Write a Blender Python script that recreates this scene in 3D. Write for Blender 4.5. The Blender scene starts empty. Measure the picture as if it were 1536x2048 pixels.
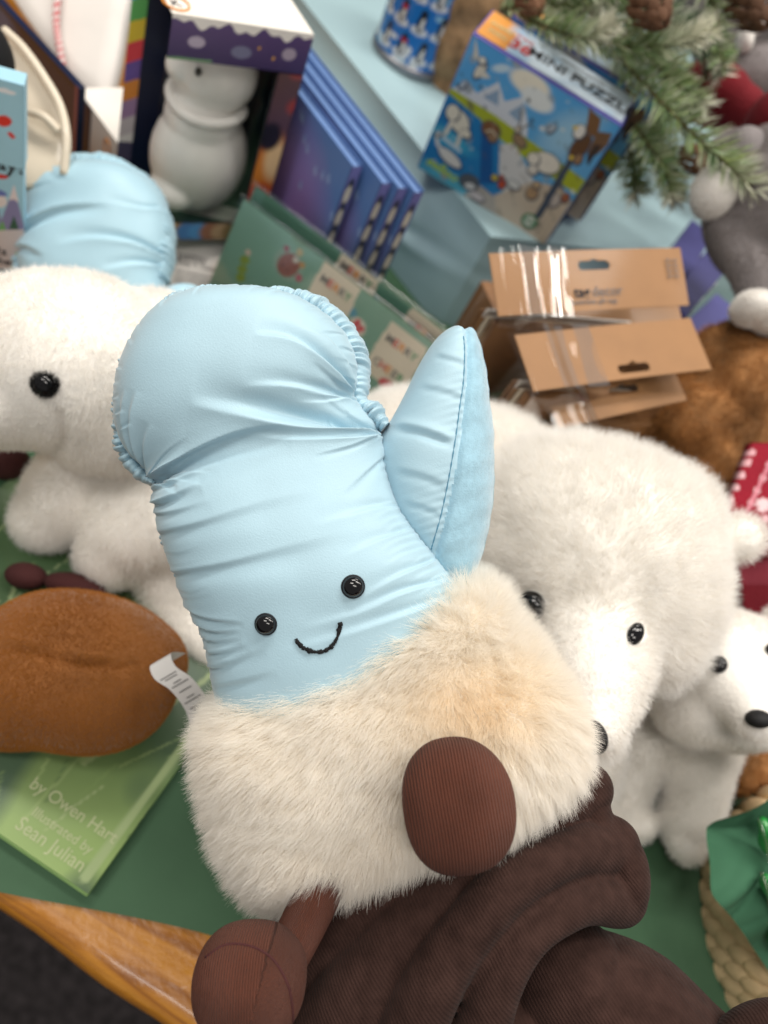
import bpy, math, random
import numpy as np
from mathutils import Vector, Matrix
from mathutils.bvhtree import BVHTree

SC = bpy.context.scene
COL = SC.collection
PI = math.pi
random.seed(4)
RNG = np.random.default_rng(11)

# ------------------------------------------------------------------ camera
F = 1540.0                      # focal length in photo pixels (1536 x 2048)
H = 0.50                        # height of the lens above the table top
nad = np.array([(60-768)/F, -(2100-1024)/F, -1.0]); nad /= np.linalg.norm(nad)
upc = -nad
fc = np.array([0, 0, -1.0]); yc = fc - fc.dot(upc)*upc; yc /= np.linalg.norm(yc)
xc = np.cross(yc, upc)
RW = np.array([xc, yc, upc])    # world from camera
CP = np.array([0, 0, H])
BACK = RW @ np.array([0, 0, 1.0]); RIGHT = RW @ np.array([1.0, 0, 0]); UPV = RW @ np.array([0, 1.0, 0])
cam = bpy.data.cameras.new('camera'); camo = bpy.data.objects.new('camera', cam); COL.objects.link(camo)
M4 = Matrix.Identity(4)
for i in range(3):
    for j in range(3): M4[i][j] = RW[i, j]
    M4[i][3] = CP[i]
camo.matrix_world = M4
cam.sensor_fit = 'VERTICAL'; cam.sensor_height = 36; cam.sensor_width = 27; cam.lens = 36*F/2048
cam.clip_start = 0.01; cam.clip_end = 60
cam.dof.use_dof = True; cam.dof.focus_distance = 0.305; cam.dof.aperture_fstop = 6.4
SC.camera = camo

# ------------------------------------------------------------------ light
W = bpy.data.worlds.new('World'); SC.world = W; W.use_nodes = True
bg = W.node_tree.nodes['Background']; bg.inputs[0].default_value = (1.0, .96, .92, 1); bg.inputs[1].default_value = 0.33
def ceiling_lamp(x, y, sx, sy, e, rz=0.0):
    l = bpy.data.lights.new('ceiling_lamp', 'AREA'); l.shape = 'RECTANGLE'; l.size = sx; l.size_y = sy; l.energy = e
    l.color = (1.0, .95, .88)
    o = bpy.data.objects.new('ceiling_lamp', l); o.location = (x, y, 2.3); o.rotation_euler = (0, 0, rz); COL.objects.link(o)
for (x, y, e) in ((-.9, -.5, 20), (.5, -.8, 16), (-.9, .9, 28), (.5, .9, 25), (-.2, 2.3, 21), (1.8, 1.6, 17)):
    ceiling_lamp(x, y, 1.1, .35, e, .3)
SC.view_settings.view_transform = 'Standard'; SC.view_settings.look = 'None'
SC.view_settings.exposure = 0.0; SC.view_settings.gamma = 1; SC.view_settings.use_curve_mapping = False
SC.render.engine = 'CYCLES'
SC.cycles.max_bounces = 8; SC.cycles.transparent_max_bounces = 12

# ------------------------------------------------------------------ mapping helpers
def P(px, py, d):
    px = np.asarray(px, float); py = np.asarray(py, float); d = np.asarray(d, float)
    c = np.stack([(px-768)/F*d, -(py-1024)/F*d, -d*np.ones_like(px)], -1)
    return CP + c @ RW.T
def T(px, py, z=0.0):
    r = RW @ np.array([(px-768)/F, -(py-1024)/F, -1.0])
    return CP + r*((z-H)/r[2])
def DT(px, py, z=0.0):          # depth at which the pixel's ray meets height z
    r = RW @ np.array([(px-768)/F, -(py-1024)/F, -1.0])
    return (z-H)/r[2]
def nrm(v):
    v = np.asarray(v, float); return v/np.maximum(np.linalg.norm(v, axis=-1, keepdims=True), 1e-12)

# ------------------------------------------------------------------ object helpers
def tag(o, label=None, cat=None, group=None, kind=None):
    if label: o['label'] = label
    if cat: o['category'] = cat
    if group: o['group'] = group
    if kind: o['kind'] = kind
    return o
def thing(name, label, cat, loc=(0, 0, 0), group=None, mat=None):
    o = bpy.data.objects.new(name, None); COL.objects.link(o); o.empty_display_size = .02
    if mat is not None: o.matrix_world = mat
    else: o.location = Vector([float(v) for v in loc])
    o['off'] = [float(v) for v in (loc if mat is None else (0, 0, 0))]
    return tag(o, label, cat, group)
def offset_of(p):
    while p is not None:
        if 'off' in p.keys(): return np.array(p['off'][:])
        p = p.parent
    return np.zeros(3)
def mesh_obj(name, V, Fc, mat, parent=None, smooth=True, base=None, attrs=None, mats=None, fmat=None):
    V = np.asarray(V, float)
    off = offset_of(parent)
    if parent is None and base is not None: off = np.asarray(base, float)
    V = V-off
    me = bpy.data.meshes.new(name)
    me.from_pydata(V.tolist(), [], Fc.tolist() if isinstance(Fc, np.ndarray) else Fc)
    me.update()
    if smooth: me.polygons.foreach_set('use_smooth', [True]*len(me.polygons))
    for m in (mats or [mat]): me.materials.append(m)
    if fmat is not None: me.polygons.foreach_set('material_index', list(fmat))
    if attrs:
        for k, a in attrs.items():
            a = np.asarray(a, float)
            if a.ndim == 2 and a.shape[1] == 4:
                at = me.color_attributes.new(k, 'FLOAT_COLOR', 'POINT'); at.data.foreach_set('color', a.ravel())
            elif a.ndim == 2:
                at = me.attributes.new(k, 'FLOAT_VECTOR', 'POINT'); at.data.foreach_set('vector', a.ravel())
            else:
                at = me.attributes.new(k, 'FLOAT', 'POINT'); at.data.foreach_set('value', a.ravel())
    o = bpy.data.objects.new(name, me); COL.objects.link(o)
    if parent is not None: o.parent = parent
    elif base is not None: o.location = Vector([float(v) for v in base])
    return o
def copy_tree(o, parent=None):
    c = o.copy(); COL.objects.link(c)
    if parent: c.parent = parent
    for ch in [x for x in bpy.data.objects if x.parent == o]: copy_tree(ch, c)
    return c

# ------------------------------------------------------------------ materials
MAT = {}
def newmat(name):
    m = bpy.data.materials.new(name); m.use_nodes = True
    nt = m.node_tree; return m, nt, nt.nodes['Principled BSDF']
def mk(name, col, rough=.6, bump=0.0, scale=300., var=.06, spec=.4, sheen=0., metal=0., attr=None, stripe=None, coat=0., trans=0., subs=0., nscale=None):
    """procedural surface: noise mottling + noise/stripe bump"""
    m, nt, b = newmat(name); N = nt.nodes; L = nt.links
    b.inputs['Roughness'].default_value = rough; b.inputs['Specular IOR Level'].default_value = spec
    b.inputs['Metallic'].default_value = metal
    b.inputs['Sheen Weight'].default_value = sheen; b.inputs['Sheen Roughness'].default_value = .45
    b.inputs['Coat Weight'].default_value = coat; b.inputs['Coat Roughness'].default_value = .12
    if subs: b.inputs['Subsurface Weight'].default_value = subs; b.inputs['Subsurface Scale'].default_value = .004; b.inputs['Subsurface Radius'].default_value = (1, .8, .7)
    tc = N.new('ShaderNodeTexCoord')
    nz = N.new('ShaderNodeTexNoise'); nz.inputs['Scale'].default_value = nscale or scale*.08; nz.inputs['Detail'].default_value = 5
    L.new(tc.outputs['Object'], nz.inputs['Vector'])
    if attr:
        a = N.new('ShaderNodeAttribute'); a.attribute_name = attr; src = a.outputs['Color']
    else:
        rgb = N.new('ShaderNodeRGB'); rgb.outputs[0].default_value = (*col, 1); src = rgb.outputs[0]
    mr = N.new('ShaderNodeMapRange'); mr.inputs['From Min'].default_value = .3; mr.inputs['From Max'].default_value = .7
    mr.inputs['To Min'].default_value = 1-var*1.5; mr.inputs['To Max'].default_value = 1+var*1.2
    L.new(nz.outputs['Fac'], mr.inputs['Value'])
    mx = N.new('ShaderNodeVectorMath'); mx.operation = 'SCALE'; L.new(src, mx.inputs[0]); L.new(mr.outputs[0], mx.inputs['Scale'])
    colout = mx.outputs[0]
    hgt = None
    if stripe:
        freq, depth, axis, dark = stripe
        at = N.new('ShaderNodeAttribute'); at.attribute_name = 'st'
        sp = N.new('ShaderNodeSeparateXYZ'); L.new(at.outputs['Vector'], sp.inputs[0])
        mu = N.new('ShaderNodeMath'); mu.operation = 'MULTIPLY'; mu.inputs[1].default_value = freq; L.new(sp.outputs[axis], mu.inputs[0])
        n3 = N.new('ShaderNodeTexNoise'); n3.inputs['Scale'].default_value = 60; L.new(tc.outputs['Object'], n3.inputs['Vector'])
        ad = N.new('ShaderNodeMath'); ad.operation = 'MULTIPLY_ADD'; ad.inputs[1].default_value = 1.2; L.new(n3.outputs['Fac'], ad.inputs[0]); L.new(mu.outputs[0], ad.inputs[2])
        si = N.new('ShaderNodeMath'); si.operation = 'SINE'; L.new(ad.outputs[0], si.inputs[0])
        m3 = N.new('ShaderNodeMapRange'); m3.inputs['From Min'].default_value = -1; m3.inputs['To Min'].default_value = dark; L.new(si.outputs[0], m3.inputs['Value'])
        m4 = N.new('ShaderNodeVectorMath'); m4.operation = 'SCALE'; L.new(colout, m4.inputs[0]); L.new(m3.outputs[0], m4.inputs['Scale']); colout = m4.outputs[0]
        bs = N.new('ShaderNodeBump'); bs.inputs['Distance'].default_value = depth; bs.inputs['Strength'].default_value = .9
        L.new(si.outputs[0], bs.inputs['Height']); hgt = bs
    L.new(colout, b.inputs['Base Color'])
    if bump > 0:
        n2 = N.new('ShaderNodeTexNoise'); n2.inputs['Scale'].default_value = scale; n2.inputs['Detail'].default_value = 6
        L.new(tc.outputs['Object'], n2.inputs['Vector'])
        bp = N.new('ShaderNodeBump'); bp.inputs['Distance'].default_value = bump; bp.inputs['Strength'].default_value = .7
        L.new(n2.outputs['Fac'], bp.inputs['Height'])
        if hgt: L.new(hgt.outputs[0], bp.inputs['Normal'])
        hgt = bp
    if hgt: L.new(hgt.outputs[0], b.inputs['Normal'])
    MAT[name] = m
    return m
def mk_hair(name, root, tip, rough=.55, transl=.35, attr=True):
    m, nt, b = newmat(name); N = nt.nodes; L = nt.links
    hi = N.new('ShaderNodeHairInfo')
    rp = N.new('ShaderNodeValToRGB'); rp.color_ramp.elements[0].color = (*root, 1); rp.color_ramp.elements[1].color = (*tip, 1)
    rp.color_ramp.elements[0].position = .05; rp.color_ramp.elements[1].position = .75
    L.new(hi.outputs['Intercept'], rp.inputs[0])
    src = rp.outputs[0]
    if attr:
        a = N.new('ShaderNodeAttribute'); a.attribute_name = 'tint'
        mm = N.new('ShaderNodeVectorMath'); mm.operation = 'MULTIPLY'; L.new(src, mm.inputs[0]); L.new(a.outputs['Vector'], mm.inputs[1]); src = mm.outputs[0]
    L.new(src, b.inputs['Base Color']); b.inputs['Roughness'].default_value = rough; b.inputs['Specular IOR Level'].default_value = .25
    tr = N.new('ShaderNodeBsdfTranslucent'); L.new(src, tr.inputs['Color'])
    mix = N.new('ShaderNodeMixShader'); mix.inputs[0].default_value = transl
    L.new(b.outputs[0], mix.inputs[1]); L.new(tr.outputs[0], mix.inputs[2])
    L.new(mix.outputs[0], N['Material Output'].inputs[0])
    MAT[name] = m
    return m
def mk_clear(name, rough=.08, tint=(1, 1, 1), fac=.12, bd=.0008):
    m, nt, b = newmat(name); N = nt.nodes; L = nt.links
    tr = N.new('ShaderNodeBsdfTransparent'); tr.inputs[0].default_value = (*tint, 1)
    gl = N.new('ShaderNodeBsdfGlossy'); gl.inputs['Roughness'].default_value = rough
    fr = N.new('ShaderNodeFresnel'); fr.inputs[0].default_value = 1.45
    ad = N.new('ShaderNodeMath'); ad.operation = 'MULTIPLY_ADD'; ad.inputs[1].default_value = .40; ad.inputs[2].default_value = fac-.02; L.new(fr.outputs[0], ad.inputs[0])
    tc = N.new('ShaderNodeTexCoord'); nz = N.new('ShaderNodeTexNoise'); nz.inputs['Scale'].default_value = 22; nz.inputs['Detail'].default_value = 2
    L.new(tc.outputs['Object'], nz.inputs['Vector'])
    bp = N.new('ShaderNodeBump'); bp.inputs['Distance'].default_value = bd; L.new(nz.outputs['Fac'], bp.inputs['Height']); L.new(bp.outputs[0], gl.inputs['Normal'])
    mx = N.new('ShaderNodeMixShader'); L.new(ad.outputs[0], mx.inputs[0]); L.new(tr.outputs[0], mx.inputs[1]); L.new(gl.outputs[0], mx.inputs[2])
    L.new(mx.outputs[0], N['Material Output'].inputs[0]); N.remove(b)
    MAT[name] = m
    return m

# ------------------------------------------------------------------ numeric helpers
def sines(X, n, freq, seed, amp=1.0):
    """smooth pseudo noise of 3D (or 2D) points in about -1..1"""
    r = np.random.default_rng(seed); X = np.asarray(X, float); o = np.zeros(X.shape[0])
    for i in range(n):
        k = r.normal(size=X.shape[1]); k = k/np.linalg.norm(k)*freq*r.uniform(.6, 1.7)
        o += np.sin(X @ k + r.uniform(0, 6.28))
    return amp*o/math.sqrt(n)
def seg_dist(Q, pts):
    """signed distance and arclength fraction of 2D points Q to polyline"""
    pts = np.asarray(pts, float); best = np.full(len(Q), 1e9); sg = np.zeros(len(Q)); fr = np.zeros(len(Q))
    seg = np.diff(pts, axis=0); ln = np.linalg.norm(seg, axis=1); cum = np.r_[0, np.cumsum(ln)]; tot = cum[-1]
    for i in range(len(seg)):
        d = Q-pts[i]; t = np.clip((d @ seg[i])/max(ln[i]**2, 1e-9), 0, 1)
        e = d-t[:, None]*seg[i]; dd = np.hypot(e[:, 0], e[:, 1])
        cr = seg[i][0]*d[:, 1]-seg[i][1]*d[:, 0]
        k = dd < best; best[k] = dd[k]; sg[k] = np.sign(cr[k]); fr[k] = (cum[i]+t[k]*ln[i])/tot
    return best*sg, fr
def smooth_poly(pts, n=40):
    """Catmull-Rom through rows of pts"""
    A = np.asarray(pts, float); A = np.vstack([2*A[0]-A[1], A, 2*A[-1]-A[-2]]); out = []
    m = len(A)-3; ts = np.linspace(0, m-1e-6, n)
    for t in ts:
        i = int(t); f = t-i; p0, p1, p2, p3 = A[i], A[i+1], A[i+2], A[i+3]
        out.append(.5*((2*p1)+(-p0+p2)*f+(2*p0-5*p1+4*p2-p3)*f*f+(-p0+3*p1-3*p2+p3)*f**3))
    return np.array(out)
def crease(Q, pts, w, depth, ridge=.6, side=1, ends=.25):
    pts = smooth_poly(pts, 14) if len(pts) > 2 else np.asarray(pts, float)
    s, f = seg_dist(Q, pts); s = s*side
    e = np.clip(np.minimum(f/ends if ends > 0 else 1, (1-f)/ends if ends > 0 else 1), 0, 1); e = e*e*(3-2*e)
    g = -np.exp(-(s/w)**2)+ridge*(.55*np.exp(-np.abs(s-1.35*w)/(.8*w))+.55*np.exp(-((s-1.7*w)/(1.3*w))**2))
    return depth*g*e
def fan(Q, pts, w, depth, ridge=.8, side=1, grow=1.0):
    """a fold that starts sharp at its first point and widens and fades towards its last"""
    pts = smooth_poly(pts, 14) if len(pts) > 2 else np.asarray(pts, float)
    s, f = seg_dist(Q, pts); s = s*side; ww = w*(.40+grow*f); e = np.clip(f/.05, 0, 1)*np.clip(1-f, 0, 1)**.8
    x = s/ww
    g = -np.where(x < 0, np.exp(-(x/1.5)**2), np.exp(-(x/.75)**2))+ridge*np.where(x < 1.2, np.exp(-((x-1.2)/.5)**2), np.exp(-(x-1.2)/1.6))
    return depth*g*e
def grid_normals(G, wrapv=True):
    du = np.gradient(G, axis=0)
    dv = (np.roll(G, -1, 1)-np.roll(G, 1, 1)) if wrapv else np.gradient(G, axis=1)
    return nrm(np.cross(du, dv))
def grid_faces(nu, nv, wrap=True):
    i, j = np.meshgrid(np.arange(nu-1), np.arange(nv if wrap else nv-1), indexing='ij')
    j2 = (j+1) % nv
    return np.stack([i*nv+j, i*nv+j2, (i+1)*nv+j2, (i+1)*nv+j], -1).reshape(-1, 4)
def loft(pairs, d, nt=120, nth=160, n=2.3, disp=None):
    """rows of pairs: Lx,Ly,Rx,Ry,thick[,zoff]; px outline in the plane at depth d, thickness along the view axis"""
    A = np.array([list(p)+[0]*(6-len(p)) for p in pairs], float); S = smooth_poly(A, nt)
    th = np.linspace(0, 2*PI, nth, endpoint=False); c, s = np.cos(th), np.sin(th)
    cx = np.sign(c)*np.abs(c)**(2/n); sz = np.sign(s)*np.abs(s)**(2/n)
    mx = (S[:, 0]+S[:, 2])/2; my = (S[:, 1]+S[:, 3])/2; hx = (S[:, 2]-S[:, 0])/2; hy = (S[:, 3]-S[:, 1])/2
    px = mx[:, None]+hx[:, None]*cx; py = my[:, None]+hy[:, None]*cx
    z = np.maximum(S[:, 4], 1e-4)[:, None]*sz+S[:, 5][:, None]
    G = P(px, py, d)+BACK*z[..., None]
    Nn = grid_normals(G); ctr = G.mean(1, keepdims=True)
    if ((G-ctr)*Nn).sum() < 0: Nn = -Nn
    Q = np.stack([px, py], -1).reshape(-1, 2); tt = np.repeat(np.linspace(0, 1, nt), nth); tht = np.tile(th, nt)
    V = G.reshape(-1, 3)
    if disp is not None: V = V+Nn.reshape(-1, 3)*disp(Q, tt, tht, V)[:, None]
    Fc = grid_faces(nt, nth).tolist()
    V = np.vstack([V, V[:nth].mean(0), V[-nth:].mean(0)]); a, b = nt*nth, nt*nth+1
    for j in range(nth):
        Fc.append([a, (j+1) % nth, j]); Fc.append([b, (nt-1)*nth+j, (nt-1)*nth+(j+1) % nth])
    Q = np.vstack([Q, Q[:nth].mean(0), Q[-nth:].mean(0)]); tt = np.r_[tt, 0, 1]; tht = np.r_[tht, 0, 0]
    # orientation outwards
    f = Fc[nt//2*nth+nth//4]; v = V[f]; nn = np.cross(v[1]-v[0], v[2]-v[0])
    if nn.dot(v[0]-V[:nt*nth].mean(0)) < 0: Fc = [q[::-1] for q in Fc]
    return V, Fc, Q, tt, tht
def tube(path, rad, n=12, caps=True, ell=None, up=None):
    path = np.asarray(path, float); rad = np.broadcast_to(np.asarray(rad, float), (len(path),))
    t = nrm(np.gradient(path, axis=0)); u = np.asarray(up if up is not None else BACK, float)
    a = nrm(np.cross(t, u)); b = nrm(np.cross(a, t)); th = np.linspace(0, 2*PI, n, endpoint=False)
    ea, eb = ell or (1, 1)
    G = path[:, None]+rad[:, None, None]*(ea*np.cos(th)[None, :, None]*a[:, None]+eb*np.sin(th)[None, :, None]*b[:, None])
    V = G.reshape(-1, 3); Fc = grid_faces(len(path), n).tolist()
    if caps: Fc += [list(range(n))[::-1], list(range((len(path)-1)*n, len(path)*n))]
    return V, Fc
def ellipsoid(c, r, axes=None, nu=24, nv=32):
    ph = np.linspace(0, PI, nu); th = np.linspace(0, 2*PI, nv, endpoint=False)
    X = np.stack([np.sin(ph)[:, None]*np.cos(th), np.sin(ph)[:, None]*np.sin(th), np.cos(ph)[:, None]*np.ones(nv)], -1)*np.asarray(r, float)
    A = np.eye(3) if axes is None else np.asarray(axes)
    return (X.reshape(-1, 3) @ A)+np.asarray(c), grid_faces(nu, nv).tolist()
CAMAX = np.array([RIGHT, UPV, BACK])
def rotax(deg, ax=CAMAX):
    a = math.radians(deg); c, s = math.cos(a), math.sin(a)
    return np.array([c*ax[0]+s*ax[1], -s*ax[0]+c*ax[1], ax[2]])
def join(parts):
    V = []; Fc = []; k = 0
    for v, f in parts:
        V.append(v); Fc += [[i+k for i in q] for q in (f.tolist() if isinstance(f, np.ndarray) else f)]; k += len(v)
    return np.vstack(V), Fc
def blob(parts, voxel=.003, smooth=6, disp=None):
    """fuse closed shapes into one skin"""
    V, Fc = join(parts)
    me = bpy.data.meshes.new('tmp'); me.from_pydata(V.tolist(), [], Fc); me.update()
    o = bpy.data.objects.new('tmp', me); COL.objects.link(o)
    m = o.modifiers.new('r', 'REMESH'); m.mode = 'VOXEL'; m.voxel_size = voxel
    s = o.modifiers.new('s', 'SMOOTH'); s.factor = .6; s.iterations = smooth
    dg = bpy.context.evaluated_depsgraph_get(); ev = o.evaluated_get(dg); m2 = ev.to_mesh()
    n = len(m2.vertices); VV = np.empty(n*3); m2.vertices.foreach_get('co', VV); VV = VV.reshape(-1, 3)
    FF = [list(p.vertices) for p in m2.polygons]
    NN = np.empty(n*3); m2.vertices.foreach_get('normal', NN); NN = NN.reshape(-1, 3)
    ev.to_mesh_clear(); bpy.data.objects.remove(o); bpy.data.meshes.remove(me)
    if disp is not None: VV = VV+NN*disp(VV)[:, None]
    return VV, FF
def E(px, py, d, rx, ry, rz, rot=0):
    """ellipsoid at a pixel and depth, radii rx, ry in px at that depth and rz in metres"""
    return ellipsoid(P(px, py, d), (rx*d/F, ry*d/F, rz), rotax(rot))
def limb(pts, nn=20, n=20):
    """pts rows: px,py,d,radius_px ; closed tube with round ends"""
    A = smooth_poly(np.array(pts, float), nn); path = P(A[:, 0], A[:, 1], A[:, 2]); r = A[:, 3]*A[:, 2]/F
    up = BACK
    v, f = tube(path, r, n, up=up)
    return [(v, f), ellipsoid(path[0], (r[0],)*3), ellipsoid(path[-1], (r[-1],)*3)]
def project(X):
    c = (np.asarray(X)-CP) @ RW
    return np.stack([768+F*c[:, 0]/-c[:, 2], 1024-F*c[:, 1]/-c[:, 2]], -1)

# ------------------------------------------------------------------ fur
def fur(name, VF, N, length, mat, parent, comb=None, lay=.8, jitter=.25, rad=.00011, seed=1, clump=.35, cfreq=250., K=5,
        tint=None, lenf=None, maskf=None, bend=1.0):
    V, Fc = VF; r = np.random.default_rng(seed)
    tris = []
    for q in Fc:
        for k in range(1, len(q)-1): tris.append((q[0], q[k], q[k+1]))
    tris = np.array(tris); A, B, C = V[tris[:, 0]], V[tris[:, 1]], V[tris[:, 2]]
    cr = np.cross(B-A, C-A); ar = np.linalg.norm(cr, axis=1)
    # smooth vertex normals
    VN = np.zeros_like(V)
    for k in range(3): np.add.at(VN, tris[:, k], cr)
    VN = nrm(VN)
    ctr = V.mean(0)
    if ((V-ctr)*VN).sum() < 0: VN = -VN
    idx = r.choice(len(tris), N, p=ar/ar.sum()); u = np.sqrt(r.random(N)); v = r.random(N)
    w = np.stack([1-u, u*(1-v), u*v], -1)
    X = (V[tris[idx]]*w[..., None]).sum(1); Nn = nrm((VN[tris[idx]]*w[..., None]).sum(1))
    if maskf is not None:
        k = maskf(X); X = X[k]; Nn = Nn[k]; N = len(X)
    L = length*r.uniform(.6, 1.15, N)
    if lenf is not None: L = L*lenf(X)
    cb = np.zeros((N, 3)) if comb is None else comb(X)
    cb = cb-(cb*Nn).sum(1, keepdims=True)*Nn*.7
    cl = np.stack([sines(X, 6, cfreq, seed*7+k) for k in range(3)], -1)*clump
    d1 = nrm(Nn+.35*lay*cb+cl*.5+r.normal(size=(N, 3))*jitter*.6)
    d2 = nrm(Nn*max(.15, 1-lay)+lay*cb+cl+r.normal(size=(N, 3))*jitter)
    t = np.linspace(0, 1, K)[None, :, None]
    pts = X[:, None]-Nn[:, None]*.0005+L[:, None, None]*(d1[:, None]*(t-.5*t*t*bend)+d2[:, None]*(.5*t*t*bend+.0*t))
    rr = np.linspace(1, 0.12, K)**.8*rad
    off = offset_of(parent)
    hc = bpy.data.hair_curves.new(name); hc.add_curves([K]*N)
    hc.attributes['position'].data.foreach_set('vector', (pts-off).reshape(-1).astype(np.float32))
    ra = hc.attributes.get('radius') or hc.attributes.new('radius', 'FLOAT', 'POINT')
    ra.data.foreach_set('value', np.tile(rr, N).astype(np.float32))
    ta = hc.attributes.new('tint', 'FLOAT_VECTOR', 'CURVE')
    tv = np.ones((N, 3)) if tint is None else tint(X)
    tv = tv*(1+.03*r.normal(size=(N, 1))); ta.data.foreach_set('vector', tv.reshape(-1).astype(np.float32))
    hc.materials.append(mat)
    o = bpy.data.objects.new(name, hc); COL.objects.link(o); o.parent = parent
    return o

# ------------------------------------------------------------------ print canvas (vertex coloured panels)
class Canvas:
    def __init__(s, w, h, n=160):
        s.w, s.h = w, h; s.nx = n; s.ny = max(4, int(n*h/w)); 
        u, v = np.meshgrid(np.linspace(0, 1, s.nx), np.linspace(0, 1, s.ny), indexing='ij')
        s.u, s.v = u.ravel(), v.ravel(); s.c = np.ones((len(s.u), 3))*.8; s.a = h/w
    def fill(s, c): s.c[:] = c; return s
    def grad(s, c0, c1, f=None):
        t = (s.v if f is None else np.clip(f(s.u, s.v), 0, 1))[:, None]; s.c = np.array(c0)*(1-t)+np.array(c1)*t; return s
    def put(s, m, c, a=1.0):
        m = np.clip(np.asarray(m, float)*a, 0, 1)[:, None]; s.c = s.c*(1-m)+np.array(c)*m
    outline = 0
    def ell(s, x, y, rx, ry, c, rot=0, a=1.0, soft=.12):
        if s.outline and rx < .12: s.outline = 0; s.ell(x+.003, y-.005, rx+.007, ry+.007, (.05, .06, .09), rot, .75*a, .3); s.outline = 1
        k = math.radians(rot); dx = s.u-x; dy = (s.v-y)*s.a; X = dx*math.cos(k)+dy*math.sin(k); Y = -dx*math.sin(k)+dy*math.cos(k)
        r = np.sqrt((X/rx)**2+(Y/ry)**2); s.put((1+soft-r)/soft, c, a)
    def ring(s, x, y, r, w, c):
        d = np.hypot(s.u-x, (s.v-y)*s.a); s.put(np.abs(d-r) < w, c)
    def poly(s, pts, c, a=1.0):
        ins = np.zeros(len(s.u), bool); n = len(pts)
        for i in range(n):
            x0, y0 = pts[i]; x1, y1 = pts[(i+1) % n]
            k = ((y0 > s.v) != (y1 > s.v)) & (s.u < (x1-x0)*(s.v-y0)/((y1-y0) or 1e-9)+x0); ins ^= k
        s.put(ins, c, a)
    def line(s, pts, w, c, a=1.0):
        d, f = seg_dist(np.stack([s.u, s.v*s.a], -1), [(x, y*s.a) for x, y in pts]); s.put(np.clip((w-np.abs(d))/(w*.3)+.5, 0, 1), c, a)
    def noise(s, n, fr, seed, c, th=.3, a=1.0, soft=.3):
        z = sines(np.stack([s.u, s.v*s.a], -1), n, fr, seed); s.put((z-th)/soft, c, a)
    def build(s, name, parent, mat, Mx, z=.0004, bendf=None):
        """lies in the local xy rectangle (0..w, 0..h) at z"""
        X = np.stack([s.u*s.w, s.v*s.h, np.full(len(s.u), z)], -1)
        if bendf: X = bendf(X, s.u, s.v)
        i, j = np.meshgrid(np.arange(s.nx-1), np.arange(s.ny-1), indexing='ij')
        Fc = np.stack([i*s.ny+j, (i+1)*s.ny+j, (i+1)*s.ny+j+1, i*s.ny+j+1], -1).reshape(-1, 4)
        c4 = np.c_[s.c, np.ones(len(s.c))]
        return mesh_obj(name, X, Fc, mat, parent, smooth=False, attrs={'Col': c4})
def frame(O, u, v):
    """matrix with x along u, y along v (made orthogonal), z = u x v, origin O"""
    u = nrm(u); n = nrm(np.cross(u, v)); v = np.cross(n, u); m = Matrix.Identity(4)
    for i in range(3): m[i][0], m[i][1], m[i][2], m[i][3] = u[i], v[i], n[i], O[i]
    return m
def slab(name, parent, mat, x0, x1, y0, y1, z0, z1, bev=.0006):
    X = []; b = min(bev, (x1-x0)/3, (y1-y0)/3, abs(z1-z0)/3)
    import bmesh
    bm = bmesh.new(); bmesh.ops.create_cube(bm, size=1)
    for v in bm.verts: v.co = Vector(((x0+x1)/2+v.co.x*(x1-x0), (y0+y1)/2+v.co.y*(y1-y0), (z0+z1)/2+v.co.z*(z1-z0)))
    bmesh.ops.bevel(bm, geom=bm.edges[:], offset=b, segments=2, affect='EDGES', profile=.5)
    me = bpy.data.meshes.new(name); bm.to_mesh(me); bm.free(); me.materials.append(mat)
    o = bpy.data.objects.new(name, me); COL.objects.link(o); o.parent = parent; return o
def lettering(name, text, parent, mat, x, y, z, size, rot=0, align='CENTER', sx=1.0, shear=0, bold=0.0, spacing=1.0):
    cu = bpy.data.curves.new('t', 'FONT'); cu.body = text; cu.size = size; cu.align_x = align; cu.align_y = 'CENTER'
    cu.extrude = .00008; cu.shear = shear; cu.offset = bold*size; cu.resolution_u = 3; cu.space_character = spacing
    o = bpy.data.objects.new('t', cu); COL.objects.link(o)
    dg = bpy.context.evaluated_depsgraph_get(); dg.update(); me = bpy.data.meshes.new_from_object(o.evaluated_get(dg))
    bpy.data.objects.remove(o); bpy.data.curves.remove(cu)
    me.name = name
    r = bpy.data.objects.new(name, me); COL.objects.link(r); me.materials.clear(); me.materials.append(mat)
    r.parent = parent; r.location = (x, y, z); r.rotation_euler = (0, 0, rot); r.scale = (sx, 1, 1)
    return r

# ================================================================== materials used
mk('wood', (.45, .19, .018), .28, .0003, 90, .16, coat=.5)
mk('carpet', (.045, .038, .04), .95, .004, 900, .35)
mk('green_paper', (.05, .118, .06), .75, .0016, 45, .12, nscale=9)
mk('green_tissue', (.045, .15, .08), .85, .0004, 80, .12, nscale=12)
mk('blue_paper', (.37, .52, .56), .42, .0006, 25, .05, nscale=6)
mk('satin', (.385, .56, .65), .50, .00016, 1500, .025, spec=.38, sheen=.3, nscale=40)
mk('satin_far', (.38, .58, .68), .45, .0001, 400, .02, spec=.45, sheen=.25)
mk('velvet_blue', (.31, .51, .62), .85, .0004, 1400, .06, sheen=.7, nscale=400)
mk('seam_blue', (.10, .26, .38), .7)
mk('glass_eye', (.003, .003, .004), .08, 0, spec=.5)
mk('eye_rim', (.012, .013, .016), .5, spec=.2)
mk('thread', (.006, .006, .007), .9, .0004, 900)
mk('cord', (.145, .050, .031), .95, .0002, 1200, .12, spec=.1, sheen=.06, stripe=(150., .0005, 0, .76), nscale=60)
mk('cord_round', (.105, .032, .022), .85, .0002, 1200, .10, sheen=.35, stripe=(95., .0006, 1, .55), nscale=60)
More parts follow.
